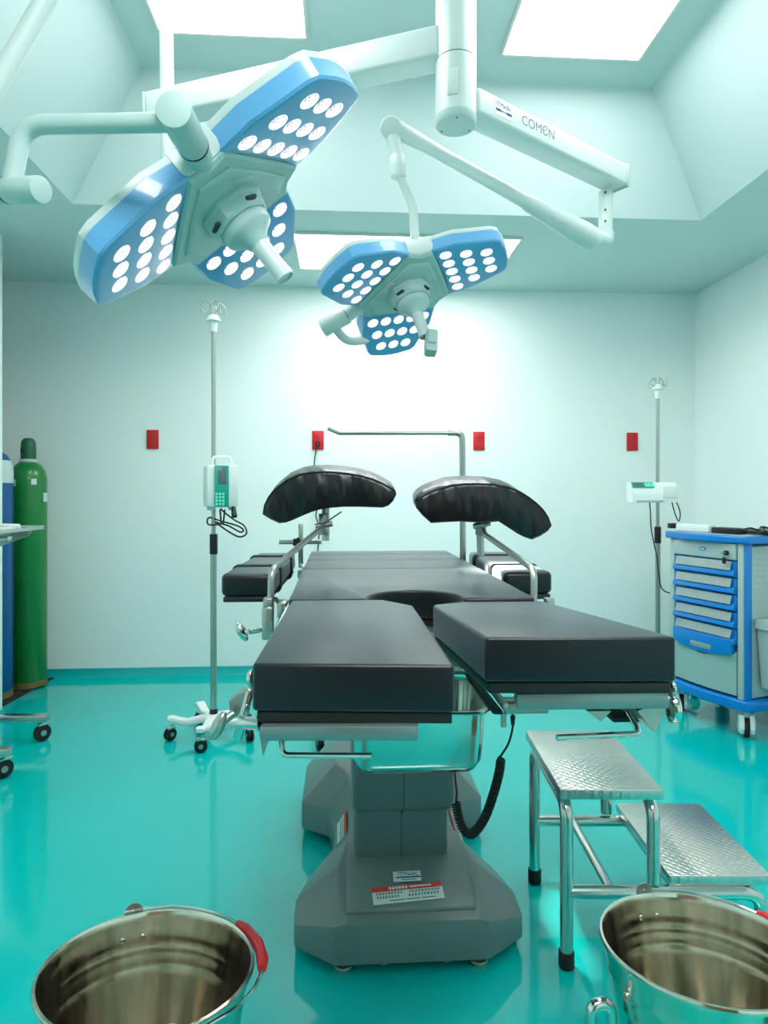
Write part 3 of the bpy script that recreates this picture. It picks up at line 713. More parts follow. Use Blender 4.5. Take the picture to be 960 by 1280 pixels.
# ================================================================== CASTERS / DRIP STANDS
def caster_parts(parent, c, r, heading, fork='chrome', wheel='rubber', wd=.024, hubm='satin'):
    """twin wheel caster; c is the floor point under the wheel"""
    c = V(c); hx_ = V((math.cos(heading), math.sin(heading), 0)); ax = V((-hx_.y, hx_.x, 0))
    w_ = MB()
    for s in (-1, 1):
        a = c + V((0, 0, r)) + ax * s * wd * .62
        w_.cyl(a - ax * wd * .42, a + ax * wd * .42, r, n=24, bev=r * .14)
    wo = w_.build('wheel', wheel, parent)
    h = MB(); h.cyl(c + V((0, 0, r)) - ax * wd * 1.12, c + V((0, 0, r)) + ax * wd * 1.12, r * .36, n=16); h.build('wheel_hub', hubm, wo)
    f_ = MB(); up = c + V((0, 0, r * 2.15))
    f_.box(up + hx_ * r * .15 - V((0, 0, r * .12)), (r * 1.5, wd * 2.0, r * .30), r * .1, rot=heading); f_.cyl(up + hx_ * r * .3 - V((0, 0, r * .1)), up + hx_ * r * .3 + V((0, 0, r * .45)), r * .32, n=14)
    f_.box(c + V((0, 0, r * 1.45)), (r * .5, wd * .3, r * 1.1), r * .05, rot=heading)
    f_.build('caster_fork', fork, parent)
def drip_stand(label, x, y, top, hook_z, rot0, grip=None, hooks=4):
    t = thing('drip_stand', label, 'drip stand', (x, y, 0), 'wheeled drip stands')
    m = MB(); m.cyl((x, y, .10), (x, y, .98), .0155, n=18); m.build('outer_pole', 'satin', t)
    m = MB(); m.cyl((x, y, .97), (x, y, top), .011, n=16); m.build('inner_pole', 'satin', t)
    m = MB(); m.cyl((x, y, .90), (x, y, 1.0), .0195, n=20, bev=.003); m.build('height_collar', 'black', t)
    m = MB(); m.cyl((x, y, .10), (x, y, .135), .022, .018, n=18); m.build('pole_socket', 'black', t)
    m = MB(); m.lathe([(.001, .072), (.05, .074), (.056, .088), (.05, .104), (.024, .112), (.001, .113)], (x, y, 0), n=28)
    m.build('base_hub', 'whitep', t)
    R = .205
    for k in range(5):
        a = rot0 + k * 2 * PI / 5; dx, dy = math.cos(a), math.sin(a)
        m = MB(); rg = []
        for s, z, wd, hh in ((.03, .09, .024, .018), (.07, .088, .023, .017), (.12, .080, .022, .016), (.155, .088, .022, .016), (.185, .101, .023, .014), (.205, .104, .024, .013), (.218, .103, .018, .009)):
            cx, cy = x + dx * s, y + dy * s
            q = rrect(-wd, wd, -hh, hh, min(wd, hh) * .6, 0, 3)
            rg.append([V((cx - dy * p.x, cy + dx * p.x, z + p.y)) for p in q])
        m.rings(rg); leg = m.build('leg', 'whitep', t)
        caster_parts(leg_holder(t, leg), (x + dx * R, y + dy * R, 0), .030, a + 1.9 + .5 * k, 'chrome', 'rubber', .015)
    m = MB(); m.cyl((x, y, top - .02), (x, y, top + .03), .016, .02, n=18); m.lathe([(.018, top + .03), (.036, top + .034), (.032, top + .045), (.022, top + .062), (.014, top + .066)], (x, y, 0), n=24); m.build('hook_head', 'whitep', t)
    for k in range(hooks):
        a = .5 + k * 2 * PI / hooks; dx, dy = math.cos(a), math.sin(a); z0 = top + .055
        pp = [(.010, z0), (.012, z0 + .05), (.016, hook_z), (.035, hook_z + .012), (.055, hook_z - .004), (.062, hook_z - .028), (.05, hook_z - .042), (.034, hook_z - .034), (.03, hook_z - .018)]
        m = MB(); m.tube([V((x + dx * r, y + dy * r, z)) for r, z in pp], .0027, 8, smooth=True); m.build('hook', 'satin', t)
    return t
def leg_holder(t, leg): return t
drip_stand('left drip stand with white star base and black-collared pole, left of the table', -.644, 3.295, 2.02, 2.135, 4.62)
drip_stand('right drip stand with thin pole, behind the blue drawer trolley', 1.895, 3.86, 1.795, 1.885, 4.4)

def cable(parent, pts, r=.0042, name='cable'):
    m = MB(); m.tube(pts, r, 8, smooth=True); return m.build(name, 'black', parent)
# tall keypad pump on the left stand
pc = V((-.594, 3.235, 0)); a_ = .34
pm = basis(pc, (math.cos(a_), math.sin(a_), 0), (-math.sin(a_), math.cos(a_), 0))
t = thing('infusion_pump', 'tall white infusion pump with teal keypad on the left drip stand', 'infusion pump', (pc.x, pc.y, 1.12))
m = MB(); m.box((0, .0, 1.235), (.135, .11, .205), .014, seg=3, mtx=pm); m.box((-.055, -.0, 1.235), (.05, .116, .2), .012, mtx=pm); m.build('body', 'whitep', t)
m = MB(); m.box((.012, -.057, 1.235), (.112, .012, .2), .008, mtx=pm); m.build('front_door', 'whitep', t)
m = MB(); m.box((-.010, -.0645, 1.237), (.068, .006, .197), .003, mtx=pm); kp = m.build('keypad', 'teal', t)
m = MB(); m.box((-.008, -.0682, 1.285), (.040, .002, .083), .002, mtx=pm); m.build('display', 'screen', kp)
for r in range(4):
    for c_ in range(3):
        m = MB(); m.box((-.034 + c_ * .0155, -.0682, 1.198 - r * .0162), (.0112, .003, .0118), .002, mtx=pm); m.build('key', 'tealk', kp)
for r in range(3):
    m = MB(); m.box((.016, -.068, 1.196 - r * .017), (.010, .002, .010), .002, mtx=pm); m.build('key', 'teal', kp)
m = MB(); m.tube([pm @ V((-.045, 0, 1.33)), pm @ V((-.042, 0, 1.378)), pm @ V((.045, 0, 1.378)), pm @ V((.048, 0, 1.33))], .007, 10, bend=.02); m.build('carry_handle', 'whitep', t)
for sx in (-.05, .05):
    m = MB(); m.box((sx, 0, 1.128), (.028, .08, .018), .004, mtx=pm); m.build('foot', 'shellg', t)
m = MB(); m.cyl(P(292, 634, 3.16), P(293, 646, 3.13), .011, .014, n=14, bev=.003); m.build('clamp_knob', 'black', t)
m = MB(); m.box((-.062, .052, 1.2), (.03, .05, .09), .005, mtx=pm); m.build('pole_clamp', 'shellg', t)
cable(t, [P(275, 637, 3.2), P(276, 650, 3.19), P(275, 655, 3.2), P(262, 656, 3.22), P(259, 652, 3.23), P(262, 647, 3.24), P(275, 651, 3.24), P(296, 657, 3.2), P(304, 662, 3.19), P(300, 665, 3.19), P(285, 657, 3.2), P(272, 654, 3.24)])
cable(t, [P(281, 637, 3.18), P(279, 653, 3.19), P(277, 655, 3.2), P(270, 653, 3.22), P(285, 664, 3.19), P(299, 671, 3.18), P(308, 667, 3.17), P(305, 657, 3.18), P(293, 650, 3.18), P(280, 640, 3.18), P(276, 636, 3.2)])
# low wide pump on the right stand
pc = P(815, 615, 3.80); a_ = -.12
pm = basis((pc.x, pc.y, pc.z), (math.cos(a_), math.sin(a_), 0), (-math.sin(a_), math.cos(a_), 0))
t = thing('infusion_pump', 'low white syringe pump with small green display on the right drip stand', 'infusion pump', (pc.x, pc.y, pc.z - .06))
pr = [(-.055, -.06), (.055, -.06), (.055, .055), (-.01, .055), (-.042, .02), (-.055, -.02)]
m = MB(); m.rings([[pm @ V((x, y, z)) for y, z in pr] for x in (-.128, .128)]); m.build('body', 'whitep', t)
m = MB(); m.box((.085, -.035, .0), (.09, .05, .075), .008, mtx=pm); m.build('syringe_clamp', 'whitep', t)
ps = pm @ basis((-.062, -.0275, .0395), (1, 0, 0), (0, .032, .035))
m = MB(); m.box((0, 0, .001), (.125, .044, .003), .001, mtx=ps); kp = m.build('control_panel', 'teal', t)
m = MB(); m.box((-.025, 0, .003), (.06, .032, .002), .0005, mtx=ps); m.build('display', 'screen', kp)
for k in range(3):
    m = MB(); m.box((.02 + k * .017, 0, .003), (.012, .03, .002), .0005, mtx=ps); m.build('key', 'tealk', kp)
m = MB(); m.box((-.03, -.055, -.05), (.15, .02, .012), .003, mtx=pm); m.build('tray_lip', 'shellg', t)
m = MB(); m.box((.045, .058, -.01), (.05, .05, .05), .005, mtx=pm); m.build('pole_clamp', 'shellg', t)
cable(t, [P(812, 628, 3.75), P(813, 640, 3.75), P(814, 660, 3.75), P(818, 682, 3.78), P(821, 695, 3.8), P(823, 715, 3.82), P(827, 735, 3.83), P(836, 741, 3.83), P(843, 742, 3.83)], .0036)
cable(t, [P(838, 622, 3.82), P(845, 627, 3.83), P(850, 640, 3.84), P(849, 651, 3.80), P(846, 648, 3.82), P(842, 636, 3.84), P(839, 624, 3.84)], .0034)
t = thing('grab_handle', 'white bar with a black end between the right drip stand and the drawer trolley', 'handle', P(850, 655, 3.62))

# ================================================================== DRAWER TROLLEY
cm = basis((1.942, 3.077, 0), (-.30, .954, 0), (.954, .30, 0))   # local x along the drawer face (away), y into the cart
cm = basis((1.942, 3.077, 0), (-.30, .954, 0), (-.954, -.30, 0)) @ Matrix.Identity(4)
# here local +y points out of the drawer face, towards the table
LC, DC = .47, .40
cc = cm @ V((LC / 2, -DC / 2, 0))
t = thing('drawer_trolley', 'blue and grey wheeled trolley with five slatted drawers at the right', 'medical trolley', (cc.x, cc.y, 0))
CART = t
m = MB(); m.box((LC / 2, -DC / 2 - .012, .57), (LC - .02, DC - .03, .75), .006, mtx=cm); m.build('body', 'cartg', t)
def plate(z0, z1, bul, mat_, name):
    o = [(-.02, .015), (-.035, -.01), (-.035, -DC + .01), (-.02, -DC - .012), (LC + .02, -DC - .012), (LC + .035, -DC + .01), (LC + .035, -.01), (LC + .02, .015)]
    o += [(LC * (1 - k / 10), .015 + bul * math.sin(PI * k / 10)) for k in range(1, 10)]
    m = MB(); m.prism(o[::-1], z0, z1, .008, 3, mtx=cm); return m.build(name, mat_, t)
plate(.140, .192, .03, 'cartb', 'base_bumper'); plate(.955, .992, .03, 'cartb', 'top_rim')
m = MB(); m.prism([(0, 0), (0, -DC), (LC, -DC), (LC, 0)][::-1], .99, .996, .002, mtx=cm); m.build('worktop', 'cartg', t)
for x in (.018, LC - .018):
    m = MB(); m.box((x, -.012, .573), (.034, .034, .765), .007, mtx=cm); pp = m.build('corner_post', 'cartg', t)
m = MB(); m.box((-.004, -.022, .573), (.016, .04, .765), .005, mtx=cm); m.build('corner_strip', 'cartb', t)
m = MB(); m.box((-.004, -DC + .02, .573), (.016, .04, .765), .005, mtx=cm); m.build('corner_strip', 'cartb', t)
m = MB(); m.box((-.0, -DC / 2, .57), (.012, DC - .09, .74), .002, mtx=cm)
for k in range(24): m.box((-.0062, -DC / 2, .24 + k * .029), (.0016, DC - .1, .0035), mtx=cm)
m.build('side_panel', 'cartg', t)
m = MB(); m.box((LC / 2, .004, .912), (LC - .075, .018, .08), .004, mtx=cm); td = m.build('top_drawer', 'cartg', t)
mb = cm @ basis((LC / 2 - .0, .0135, .915), (-1, 0, 0), (0, 0, 1))
m = MB(); m.prism([(.022 * math.cos(a), .010 * math.sin(a)) for a in [2 * PI * k / 20 for k in range(20)]], 0, .0015, mtx=mb); em = m.build('emblem', 'cartb', td)
m = MB(); m.box((0, 0, .0018), (.024, .006, .001), mtx=mb); m.build('emblem_bar', 'stw', em)
m = MB(); kq = cm @ V((.085, .014, .905)); ko = (cm.to_3x3() @ V((0, 1, 0))); m.cyl(kq, kq + ko * .014, .012, n=16); m.box((.085, .035, .868), (.022, .006, .032), .003, mtx=cm); m.build('lock', 'black', td)
m = MB(); m.box((.085, .036, .905), (.02, .026, .004), .001, mtx=cm); m.build('key', 'brass', td)
for k in range(5):
    z = .826 - k * .0842
    m = MB(); m.box((LC / 2, -.004, z), (LC - .078, .016, .080), .003, mtx=cm)
    m.prism([(-.030, -.004), (-.030, .022), (-.026, .026), (-.006, .020), (.004, .004), (.004, -.004)], .042, LC - .042, .002, mtx=cm @ Matrix(((0, 0, 1, 0), (0, 1, 0, 0), (1, 0, 0, z - .004), (0, 0, 0, 1))))
    dr = m.build('drawer', 'cartb', t)
    lm = cm @ basis((LC / 2, .017, z + .016), (-1, 0, 0), (0, -.35, 1))
    m = MB(); m.box((0, 0, 0), (LC - .12, .044, .002), mtx=lm); ls = m.build('label_strip', 'silver', dr)
    m = MB()
    for q in range(1, 5): m.box((-(LC - .12) / 2 + q * (LC - .12) / 5, 0, .0013), (.002, .042, .001), mtx=lm)
    m.build('label_divider', 'cartg', ls)
m = MB()
lip = [(-.185, .05)] + [(-.185 + .37 * k / 14, -.022 - .026 * math.sin(PI * k / 14)) for k in range(15)] + [(.185, .05)]
m.prism(lip, 0, .03, .004, mtx=cm @ basis((LC / 2, 0.0, .43), (-1, 0, 0), (0, 0, 1))); pul = m.build('pull_shelf', 'cartb', t)
m = MB(); m.box((LC / 2, .031, .417), (.13, .002, .026), .0005, mtx=cm); m.build('label_plate', 'silver', pul)
rgs = MB(); rr_ = []
for k in range(13):
    x = .040 + (LC - .08) * k / 12; bul = .016 * math.sin(PI * k / 12)
    rr_.append([cm @ V((x, -.01, .205)), cm @ V((x, .004 + bul, .205)), cm @ V((x, .004 + bul, .36 + .06 * abs(math.cos(PI * k / 12)))), cm @ V((x, -.01, .41))])
rgs.rings(rr_); rgs.build('lower_door', 'cartd', t)
for x, y in ((.03, -.05), (.03, -DC + .05), (LC - .03, -.05), (LC - .03, -DC + .05)):
    p = cm @ V((x, y, 0)); hd = V((-.42, -.9, 0)).normalized(); ax = V((-hd.y, hd.x, 0)); r = .050
    fo = MB()
    for sg in (-1, 1):
        q = [(-.044, .040), (-.040, .085), (-.025, .112), (.0, .122), (.028, .114), (.042, .092), (.046, .05), (.03, .022), (.0, .016), (-.03, .022)]
        fo.rings([[p + hd * a * k + V((0, 0, .066 + (z - .066) * k)) + ax * sg * o_ for a, z in q] for o_, k in ((.012, .96), (.014, 1), (.028, 1), (.034, .9), (.036, .75))])
    fo.box(p + V((0, 0, .108)), (.03, .05, .02), .004, rot=math.atan2(hd.y, hd.x)); fo.cyl(p + V((0, 0, .11)), p + V((0, 0, .142)), .016, n=16); cf = fo.build('caster_fork', 'whitep', t)
    wh = MB(); wh.cyl(p + V((0, 0, r)) - ax * .0115, p + V((0, 0, r)) + ax * .0115, r, n=28, bev=.006); wh.build('wheel', 'rubber', cf)
# side bin
t = thing('side_bin', 'pale grey lidded bin hung on the near side of the drawer trolley', 'bin', cm @ V((-.09, -DC / 2 - .02, .30)))
def taper_box(m, x0, x1, y0, y1, z0, z1, k, mtx, r=.015):
    m.rings([[mtx @ p for p in rrect(x0 + k, x1 - k, y0 + k, y1 - k, r, z0)], [mtx @ p for p in rrect(x0 + k * .3, x1 - k * .3, y0 + k * .3, y1 - k * .3, r, z0 + (z1 - z0) * .7)], [mtx @ p for p in rrect(x0, x1, y0, y1, r, z1)]])
m = MB(); taper_box(m, -.17, -.013, -.37, -.06, .26, .545, .014, cm); m.build('bin_body', 'cartg', t)
m = MB(); taper_box(m, -.18, -.013, -.38, -.05, .546, .586, -.002, cm); m.build('bin_lid', 'cartg', t)
# things on the worktop
g = bpy.data.objects.get('grab_handle')
m = MB(); a, b_ = P(834, 655, 3.66), P(885, 655, 3.52)
a = cm @ V((LC - .03, -.035, 1.017)); b_ = cm @ V((.22, -.035, 1.017))
m.box((0, 0, 0), ((b_ - a).length, .05, .038), .004, mtx=basis((a + b_) / 2, b_ - a, (-.954, -.3, 0))); m.build('bar', 'whitep', g)
m = MB(); e_ = a + (a - b_).normalized() * .03; m.box(e_ - V((.01, 0, -.005)), (.05, .04, .028), .004); m.build('bar_end', 'black', g)
g.location = (0, 0, 0)
WM[g.name] = Matrix.Identity(4)
for ch in g.children: ch.matrix_parent_inverse = Matrix.Identity(4)
mid = (a + b_) / 2; g.location = (mid.x, mid.y, .996)
for ch in g.children: ch.matrix_parent_inverse = Matrix.Translation(V((mid.x, mid.y, .996))).inverted()
t = thing('laryngoscope_case', 'black flat device with loose black cables lying on the drawer trolley', 'device', cm @ V((.1, -.1, .996)))
m = MB(); m.box((.13, -.05, 1.012), (.16, .07, .030), .006, mtx=cm); m.build('case', 'black', t)
m = MB(); m.box((.10, -.22, 1.006), (.26, .2, .018), .006, mtx=cm); m.build('flat_panel', 'black', t)
for pts in ([(.06, -.03, 1.008), (.02, -.06, 1.03), (-.0, -.1, 1.02), (.03, -.16, 1.034), (.0, -.24, 1.01), (.05, -.3, 1.004)], [(.12, -.09, 1.02), (.03, -.04, 1.02), (-.012, -.06, 1.004), (-.008, -.13, 1.02), (.06, -.2, 1.026)]):
    m = MB(); m.tube([cm @ V(p) for p in pts], .0045, 8, smooth=True); m.build('cable', 'black', t)

# ================================================================== STEP STOOL
sa = -math.radians(3.9)
smx = Matrix.Translation(V((.551, 1.622, 0))) @ Matrix.Rotation(sa, 4, 'Z')   # front-left foot
def SP(x, y, z): return smx @ V((x, y, z))
t = thing('step_stool', 'two-tread stainless step stool right of the table base', 'step stool', SP(.26, .2, 0))
def tread(x0, x1, y0, y1, z):
    m = MB(); m.box((0, 0, 0), (x1 - x0, y1 - y0, .026), .003)
    mw = smx @ Matrix.Translation(V(((x0 + x1) / 2, (y0 + y1) / 2, z - .013)))
    return m.build('tread', 'tread', t, mw=mw)
tread(-.010, .250, -.010, .402, .459); tread(.272, .532, .012, .402, .232)
R_ = .0165
def legtube(pts, feet, bend=.05):
    m = MB(); m.tube([SP(*p) for p in pts], R_, 16, bend=bend); lg = m.build('leg', 'tubes', t)
    for f_ in feet:
        q = MB(); q.cyl(SP(f_[0], f_[1], 0), SP(f_[0], f_[1], .042), R_ + .0035, n=18, bev=.003); q.build('rubber_foot', 'rubber', lg)
legtube([(.012, .012, .006), (.012, .012, .414), (.012, .375, .414), (.012, .375, .006)], [(.012, .012), (.012, .375)])
legtube([(.232, .012, .215), (.232, .012, .414), (.232, .375, .414), (.232, .375, .215)], [])
legtube([(.015, .012, .190), (.505, .012, .190), (.505, .012, .006)], [(.505, .012)])
legtube([(.015, .375, .190), (.505, .375, .190), (.505, .375, .006)], [(.505, .375)])
for x, z in ((.125, .193), (.29, .193), (.48, .193)):
    m = MB(); m.cyl(SP(x, .014, z), SP(x, .373, z), .0125, n=14); m.build('stretcher', 'tubes', t)

# ================================================================== KICK BUCKETS
def bucket(label, slabel, c, tilt_x, tilt_y, ear_ang, leg_deg):
    H_ = .285; R = .165; Rb = .118
    c = V(c)
    rm = Matrix.Translation(c) @ Matrix.Rotation(tilt_x, 4, 'X') @ Matrix.Rotation(tilt_y, 4, 'Y')   # frame at rim centre
    t = thing('bucket', label, 'bucket', rm @ V((0, 0, -H_)), 'stainless buckets')
    def rad(z): return Rb + (R - Rb) * (z / H_) ** .85
    prof = []
    for i in range(45):
        z = H_ * i / 44; rib = sum(.0019 * math.exp(-((z - q) / .0055) ** 2) for q in (.205, .222, .239)); prof.append((rad(z) + rib, z - H_))
    outer = [(.001, -H_ - .0), (Rb - .01, -H_), ] + prof + [(R + .0045, -.001), (R + .006, .003), (R + .004, .007), (R, .0075), (R - .002, .004)]
    inner = [(r - .0022, z) for r, z in reversed(prof)][1:]
    m = MB(); m.lathe(outer + inner + [(Rb - .012, -H_ + .003), (.001, -H_ + .003)], n=72, mtx=rm); m.build('pail', 'bucket', t, angle=50)
    m = MB(); a = ear_ang
    m.box((R - .0035, 0, -.14), (.001, .002, .26), mtx=rm @ Matrix.Rotation(a, 4, 'Z') @ Matrix.Translation(V((0, 0, 0))) @ Matrix.Rotation(math.atan((R - Rb) / H_), 4, 'Y') @ Matrix.Translation(V((.022, 0, 0))))
    m.build('side_seam', 'line', t)
    for k in (0, PI):
        em_ = rm @ Matrix.Rotation(a + k, 4, 'Z')
        m = MB(); pr = [(-.017, -.028), (.017, -.028), (.017, .006)] + [(.017 * math.cos(q), .006 + .017 * math.sin(q)) for q in [PI * i / 10 for i in range(1, 10)]] + [(-.017, .006)]
        em2 = em_ @ basis((R + .0075, 0, .0), (0, 1, 0), (0, 0, 1))
        m.prism(pr, -.001, .0015, 0, mtx=em2); ear = m.build('ear', 'satin', t)
        for s in (-.018, .018):
            m = MB(); m.sphere(em_ @ V((R - .0065, s, -.033)), .0058, (.5, 1, 1), (em_.to_3x3()), 12, 8); m.build('rivet', 'steel', ear)
    # bail handle resting on the right-hand rim
    a0 = a; bp = []
    for i in range(25):
        q = a0 - PI * i / 24; s = math.sin(PI * i / 24)
        r = R + .012 + .008 * s; z = .011 - .015 * s ** .6 + (.003 if 2 < i < 22 else 0)
        bp.append(rm @ V((r * math.cos(q), r * math.sin(q), z)))
    m = MB(); m.tube(bp, .0031, 10); m.sphere(bp[0], .006); m.sphere(bp[-1], .006); hd = m.build('bail_handle', 'chrome', t)
    m = MB(); m.tube(bp[9:16], [.0075, .0105, .009, .0105, .009, .0105, .0075], 14); m.build('grip', 'redg', hd)
    # wheeled stand
    zb = c.z - H_
    s = thing('bucket_stand', slabel, 'bucket stand', (c.x, c.y, 0), 'wheeled bucket stands')
    zr = zb - .055
    m = MB(); m.tube([V((c.x + .150 * math.cos(2 * PI * i / 36), c.y + .150 * math.sin(2 * PI * i / 36), zr + .02)) for i in range(36)], .010, 12, closed=True)
    for q in range(3):
        aa = q * PI / 3; m.cyl((c.x + .147 * math.cos(aa), c.y + .147 * math.sin(aa), zr + .02), (c.x - .147 * math.cos(aa), c.y - .147 * math.sin(aa), zr + .02), .005, n=8)
    m.build('ring', 'chrome', s)
    for q in range(4):
        aa = math.radians(leg_deg) + q * PI / 2; dx, dy = math.cos(aa), math.sin(aa)
        m = MB(); m.tube([V((c.x + dx * .152, c.y + dy * .152, zr + .02)), V((c.x + dx * .174, c.y + dy * .174, zb + .215)), V((c.x + dx * .208, c.y + dy * .208, zb + .215)), V((c.x + dx * .215, c.y + dy * .215, .06))], .0095, 14, bend=.03); m.build('leg', 'chrome', s)
        caster_parts(s, (c.x + dx * .215, c.y + dy * .215, 0), .024, aa + 1, 'chrome', 'rubber', .012)
bucket('left stainless bucket with red grip, at the bottom left corner', 'wheeled chrome stand under the left bucket', (-.320, 1.096, .42), -.085, .055, math.radians(115), 240)
bucket('right stainless bucket in front of the step stool, cut by the photo edge', 'wheeled chrome stand under the right bucket, its tube seen left of the bucket', (.617, 1.093, .42), -.084, .004, math.radians(98), 187)

# ================================================================== GAS CYLINDERS + MAT
m = MB(); m.prism([(-2.55, 3.80), (-1.915, 3.83), (-1.875, 4.375), (-2.55, 4.375)], 0, .010, .003)
tag(m.build('floor_mat', 'mat'), 'dark worn rubber mat under the gas cylinders in the left corner', 'mat')
def cylinder(label, x, y, body, cap, z1):
    t = thing('gas_cylinder', label, 'gas cylinder', (x, y, .01), 'tall gas cylinders')
    R = .105; z = .01
    m = MB(); m.lathe([(.001, z), (R - .01, z), (R, z + .012), (R, z1 - .12), (R * .97, z1 - .09), (R * .88, z1 - .055), (R * .70, z1 - .025), (R * .45, z1 - .004), (.03, z1)], (x, y, 0), n=40); bd = m.build('shell', body, t, angle=50)
    m = MB(); m.lathe([(R + .0006, z + .004), (R + .0008, z + .03), (R + .0002, z + .04)], (x, y, 0), n=40); m.build('rust_band', 'rust', bd)
    m = MB(); m.lathe([(.044, z1 - .01), (.050, z1 + .0), (.050, z1 + .012), (.042, z1 + .014)], (x, y, 0), n=28); m.build('neck_ring', 'stw', t)
    m = MB(); m.lathe([(.043, z1 + .012), (.044, z1 + .05), (.043, z1 + .10), (.039, z1 + .125), (.026, z1 + .142), (.001, z1 + .147)], (x, y, 0), n=28); cp_ = m.build('valve_cap', cap, t)
    m = MB(); m.cyl((x - .02, y - .036, z1 + .065), (x - .022, y - .041, z1 + .065), .011, n=14); m.build('cap_hole', 'line', cp_)
    return t
GX, GY = -1.955, 4.20
t = cylinder('tall green gas cylinder with a domed cap in the left corner', GX, GY, 'green', 'greenc', 1.40)
def cyl_label(t, x, y, a, z, w_, h_, rad, tiltz=0):
    m = MB(); n = 8; rg = []
    pts = [(a - w_ / rad / 2 + w_ / rad * k / n) for k in range(n + 1)]
    rg = [[V((x + math.cos(q) * rad, y + math.sin(q) * rad, zz)) for q in pts] for zz in (z, z + h_)]
    rg2 = [[V((x + math.cos(q) * (rad + .0008), y + math.sin(q) * (rad + .0008), zz)) for q in reversed(pts)] for zz in (z, z + h_)]
    bm_ = [a_ + b_ for a_, b_ in zip(rg, rg2)]
    m.rings(bm_); m.build('paper_label', 'stw', t)
cyl_label(t, GX, GY, -.02, 1.15, .05, .055, .1055); cyl_label(t, GX, GY, -2.0, 1.245, .035, .04, .1055); cyl_label(t, GX, GY, -.85, 1.255, .03, .035, .1055)
t = cylinder('tall blue gas cylinder half hidden by the wall corner, left of the green one', -2.047, 3.965, 'cblue', 'cblue', 1.45)
m = MB(); R = .105; m.lathe([(R + .0005, 1.262), (R + .0012, 1.264), (R + .0012, 1.33), (R * .98, 1.36), (R * .90, 1.394), (R * .88, 1.39)], (-2.047, 3.965, 0), n=40); m.build('shoulder_label', 'stw', t)

# ================================================================== STEEL TROLLEY AT THE LEFT EDGE
t = thing('instrument_trolley', 'low-legged stainless trolley cut by the left edge of the photo', 'trolley', (-1.62, 3.05, 0))
yA, yB = 3.28, 2.86
for yy, xe in ((yA, -1.432), (yB, -1.405)):
    m = MB(); m.box(((xe - 1.78) / 2, yy, .112), (xe + 1.78, .045, .034), .004); lg = m.build('foot_beam', 'steel', t)
    caster_parts(t, (xe - .03, yy, 0), .040, .9, 'chrome', 'rubber', .014); caster_parts(t, (-1.745, yy, 0), .040, .9, 'chrome', 'rubber', .014)
m = MB(); m.box((-1.74, (yA + yB) / 2, .112), (.045, yA - yB, .034), .004); m.build('cross_beam', 'steel', t)
m = MB(); m.cyl((-1.74, (yA + yB) / 2, .12), (-1.74, (yA + yB) / 2, .96), .022, n=18); m.build('post', 'steel', t)
x0, x1, y0, y1 = -1.79, -1.445, 2.80, 3.26
m = MB(); m.box(((x0 + x1) / 2, (y0 + y1) / 2, 1.032), (x1 - x0, y1 - y0, .006), .002)
for yy in (y0, y1): m.box(((x0 + x1) / 2, yy, 1.038), (x1 - x0, .006, .018), .002)
m.box((x1, (y0 + y1) / 2, 1.038), (.006, y1 - y0, .018), .002); m.build('tray', 'steel', t)
for yy in (y0 + .05, y1 - .05):
    m = MB(); a = [V((x1 - .03, yy, 1.028)), V((-1.77, yy, 1.028)), V((-1.77, yy, .90)), V((-1.75, yy, .90)), V((x1 - .05, yy, 1.0))]
    m.rings([a, [p + V((0, .006, 0)) for p in a]]); m.build('gusset', 'steel', t)
m = MB(); m.box((-1.63, (y0 + y1) / 2, 1.0), (.28, .04, .02), .003); m.cyl((x1 - .02, y0 + .02, 1.03), (x1 - .02, y0 + .02, .985), .006, n=10); m.build('tray_support', 'steel', t)
m = MB(); m.box((0, 0, 0), (.22, .12, .012), .004, rot=.2); m.box((.06, .03, .012), (.10, .06, .014), .006, rot=-.5)
o = m.build('wrapped_packet', 'whitep', None, mw=Matrix.Translation(V((-1.60, 3.08, 1.042))))
tag(o, 'small white packet lying on the steel trolley at the left edge', 'packet')

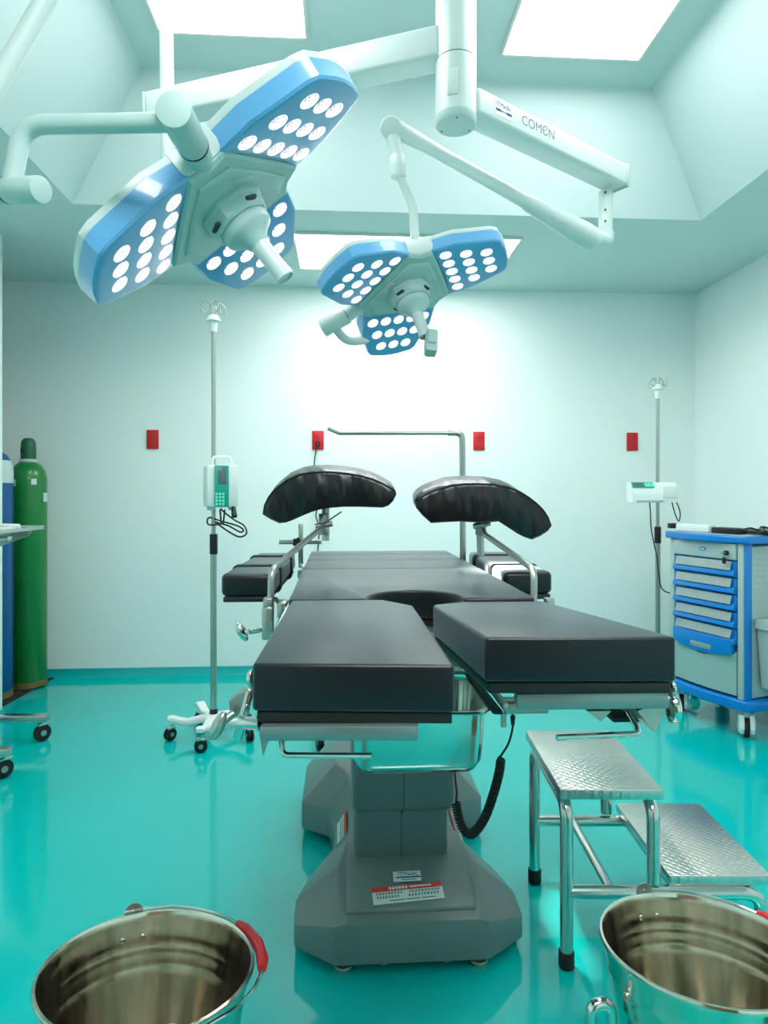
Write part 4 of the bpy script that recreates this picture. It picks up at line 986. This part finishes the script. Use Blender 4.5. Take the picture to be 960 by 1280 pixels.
# ================================================================== STOOL BASE BEHIND THE TABLE
t = thing('wheeled_stand', 'chrome castered stand base behind the operating table, one wheel showing under the left cushion', 'stand', (.09, 3.24, 0))
sx, sy = .09, 3.26
for k in range(5):
    a = math.radians(220) + k * 2 * PI / 5
    m = MB(); m.tube([V((sx, sy, .12)), V((sx + .20 * math.cos(a), sy + .20 * math.sin(a), .10)), V((sx + .27 * math.cos(a), sy + .27 * math.sin(a), .094))], [.02, .017, .014], 12); m.build('leg', 'chrome', t)
    caster_parts(t, (sx + .265 * math.cos(a), sy + .265 * math.sin(a), 0), .032, a + 1.2, 'chrome', 'rubber', .014)
m = MB(); m.cyl((sx, sy, .10), (sx, sy, .42), .026, n=20); m.build('post', 'chrome', t)
m = MB(); m.lathe([(.001, .42), (.16, .42), (.175, .435), (.172, .47), (.15, .485), (.001, .49)], (sx, sy, 0), n=36); m.build('seat', 'vinyl', t)

# ================================================================== LIGHTS
def spot(loc, direction, power, size, blend, rad, col):
    l = bpy.data.lights.new('surgical_beam', 'SPOT'); l.energy = power; l.spot_size = math.radians(size); l.spot_blend = blend
    l.shadow_soft_size = rad; l.color = col
    o = bpy.data.objects.new('surgical_beam', l); COL.objects.link(o); o.location = loc
    o.rotation_euler = V(direction).to_track_quat('-Z', 'Y').to_euler()
spot(C2 + N2 * .275, V((.29, -.24, -.93)), 400, 24, .8, .05, (1, .93, .84))
spot(C1 + N1 * .20, N1, 14, 26, .8, .05, (1, .95, .88))

w_ = bpy.data.worlds.new('world'); SC.world = w_; w_.use_nodes = True
w_.node_tree.nodes['Background'].inputs['Color'].default_value = (0.02, 0.02, 0.02, 1)

# ================================================================== CAMERA
cam = bpy.data.cameras.new('camera'); co = bpy.data.objects.new('camera', cam); COL.objects.link(co)
co.location = (0, 0, EYE); co.rotation_euler = (PI / 2, 0, -PSI)
cam.sensor_width = 36; cam.lens = F / 1280 * 36; cam.shift_y = -(640 - HY) / 1280
cam.clip_start = .02; cam.clip_end = 50
SC.camera = co
vs = SC.view_settings; vs.view_transform = 'Standard'; vs.look = 'None'; vs.gamma = 1; vs.exposure = 1.35
vs.use_curve_mapping = False
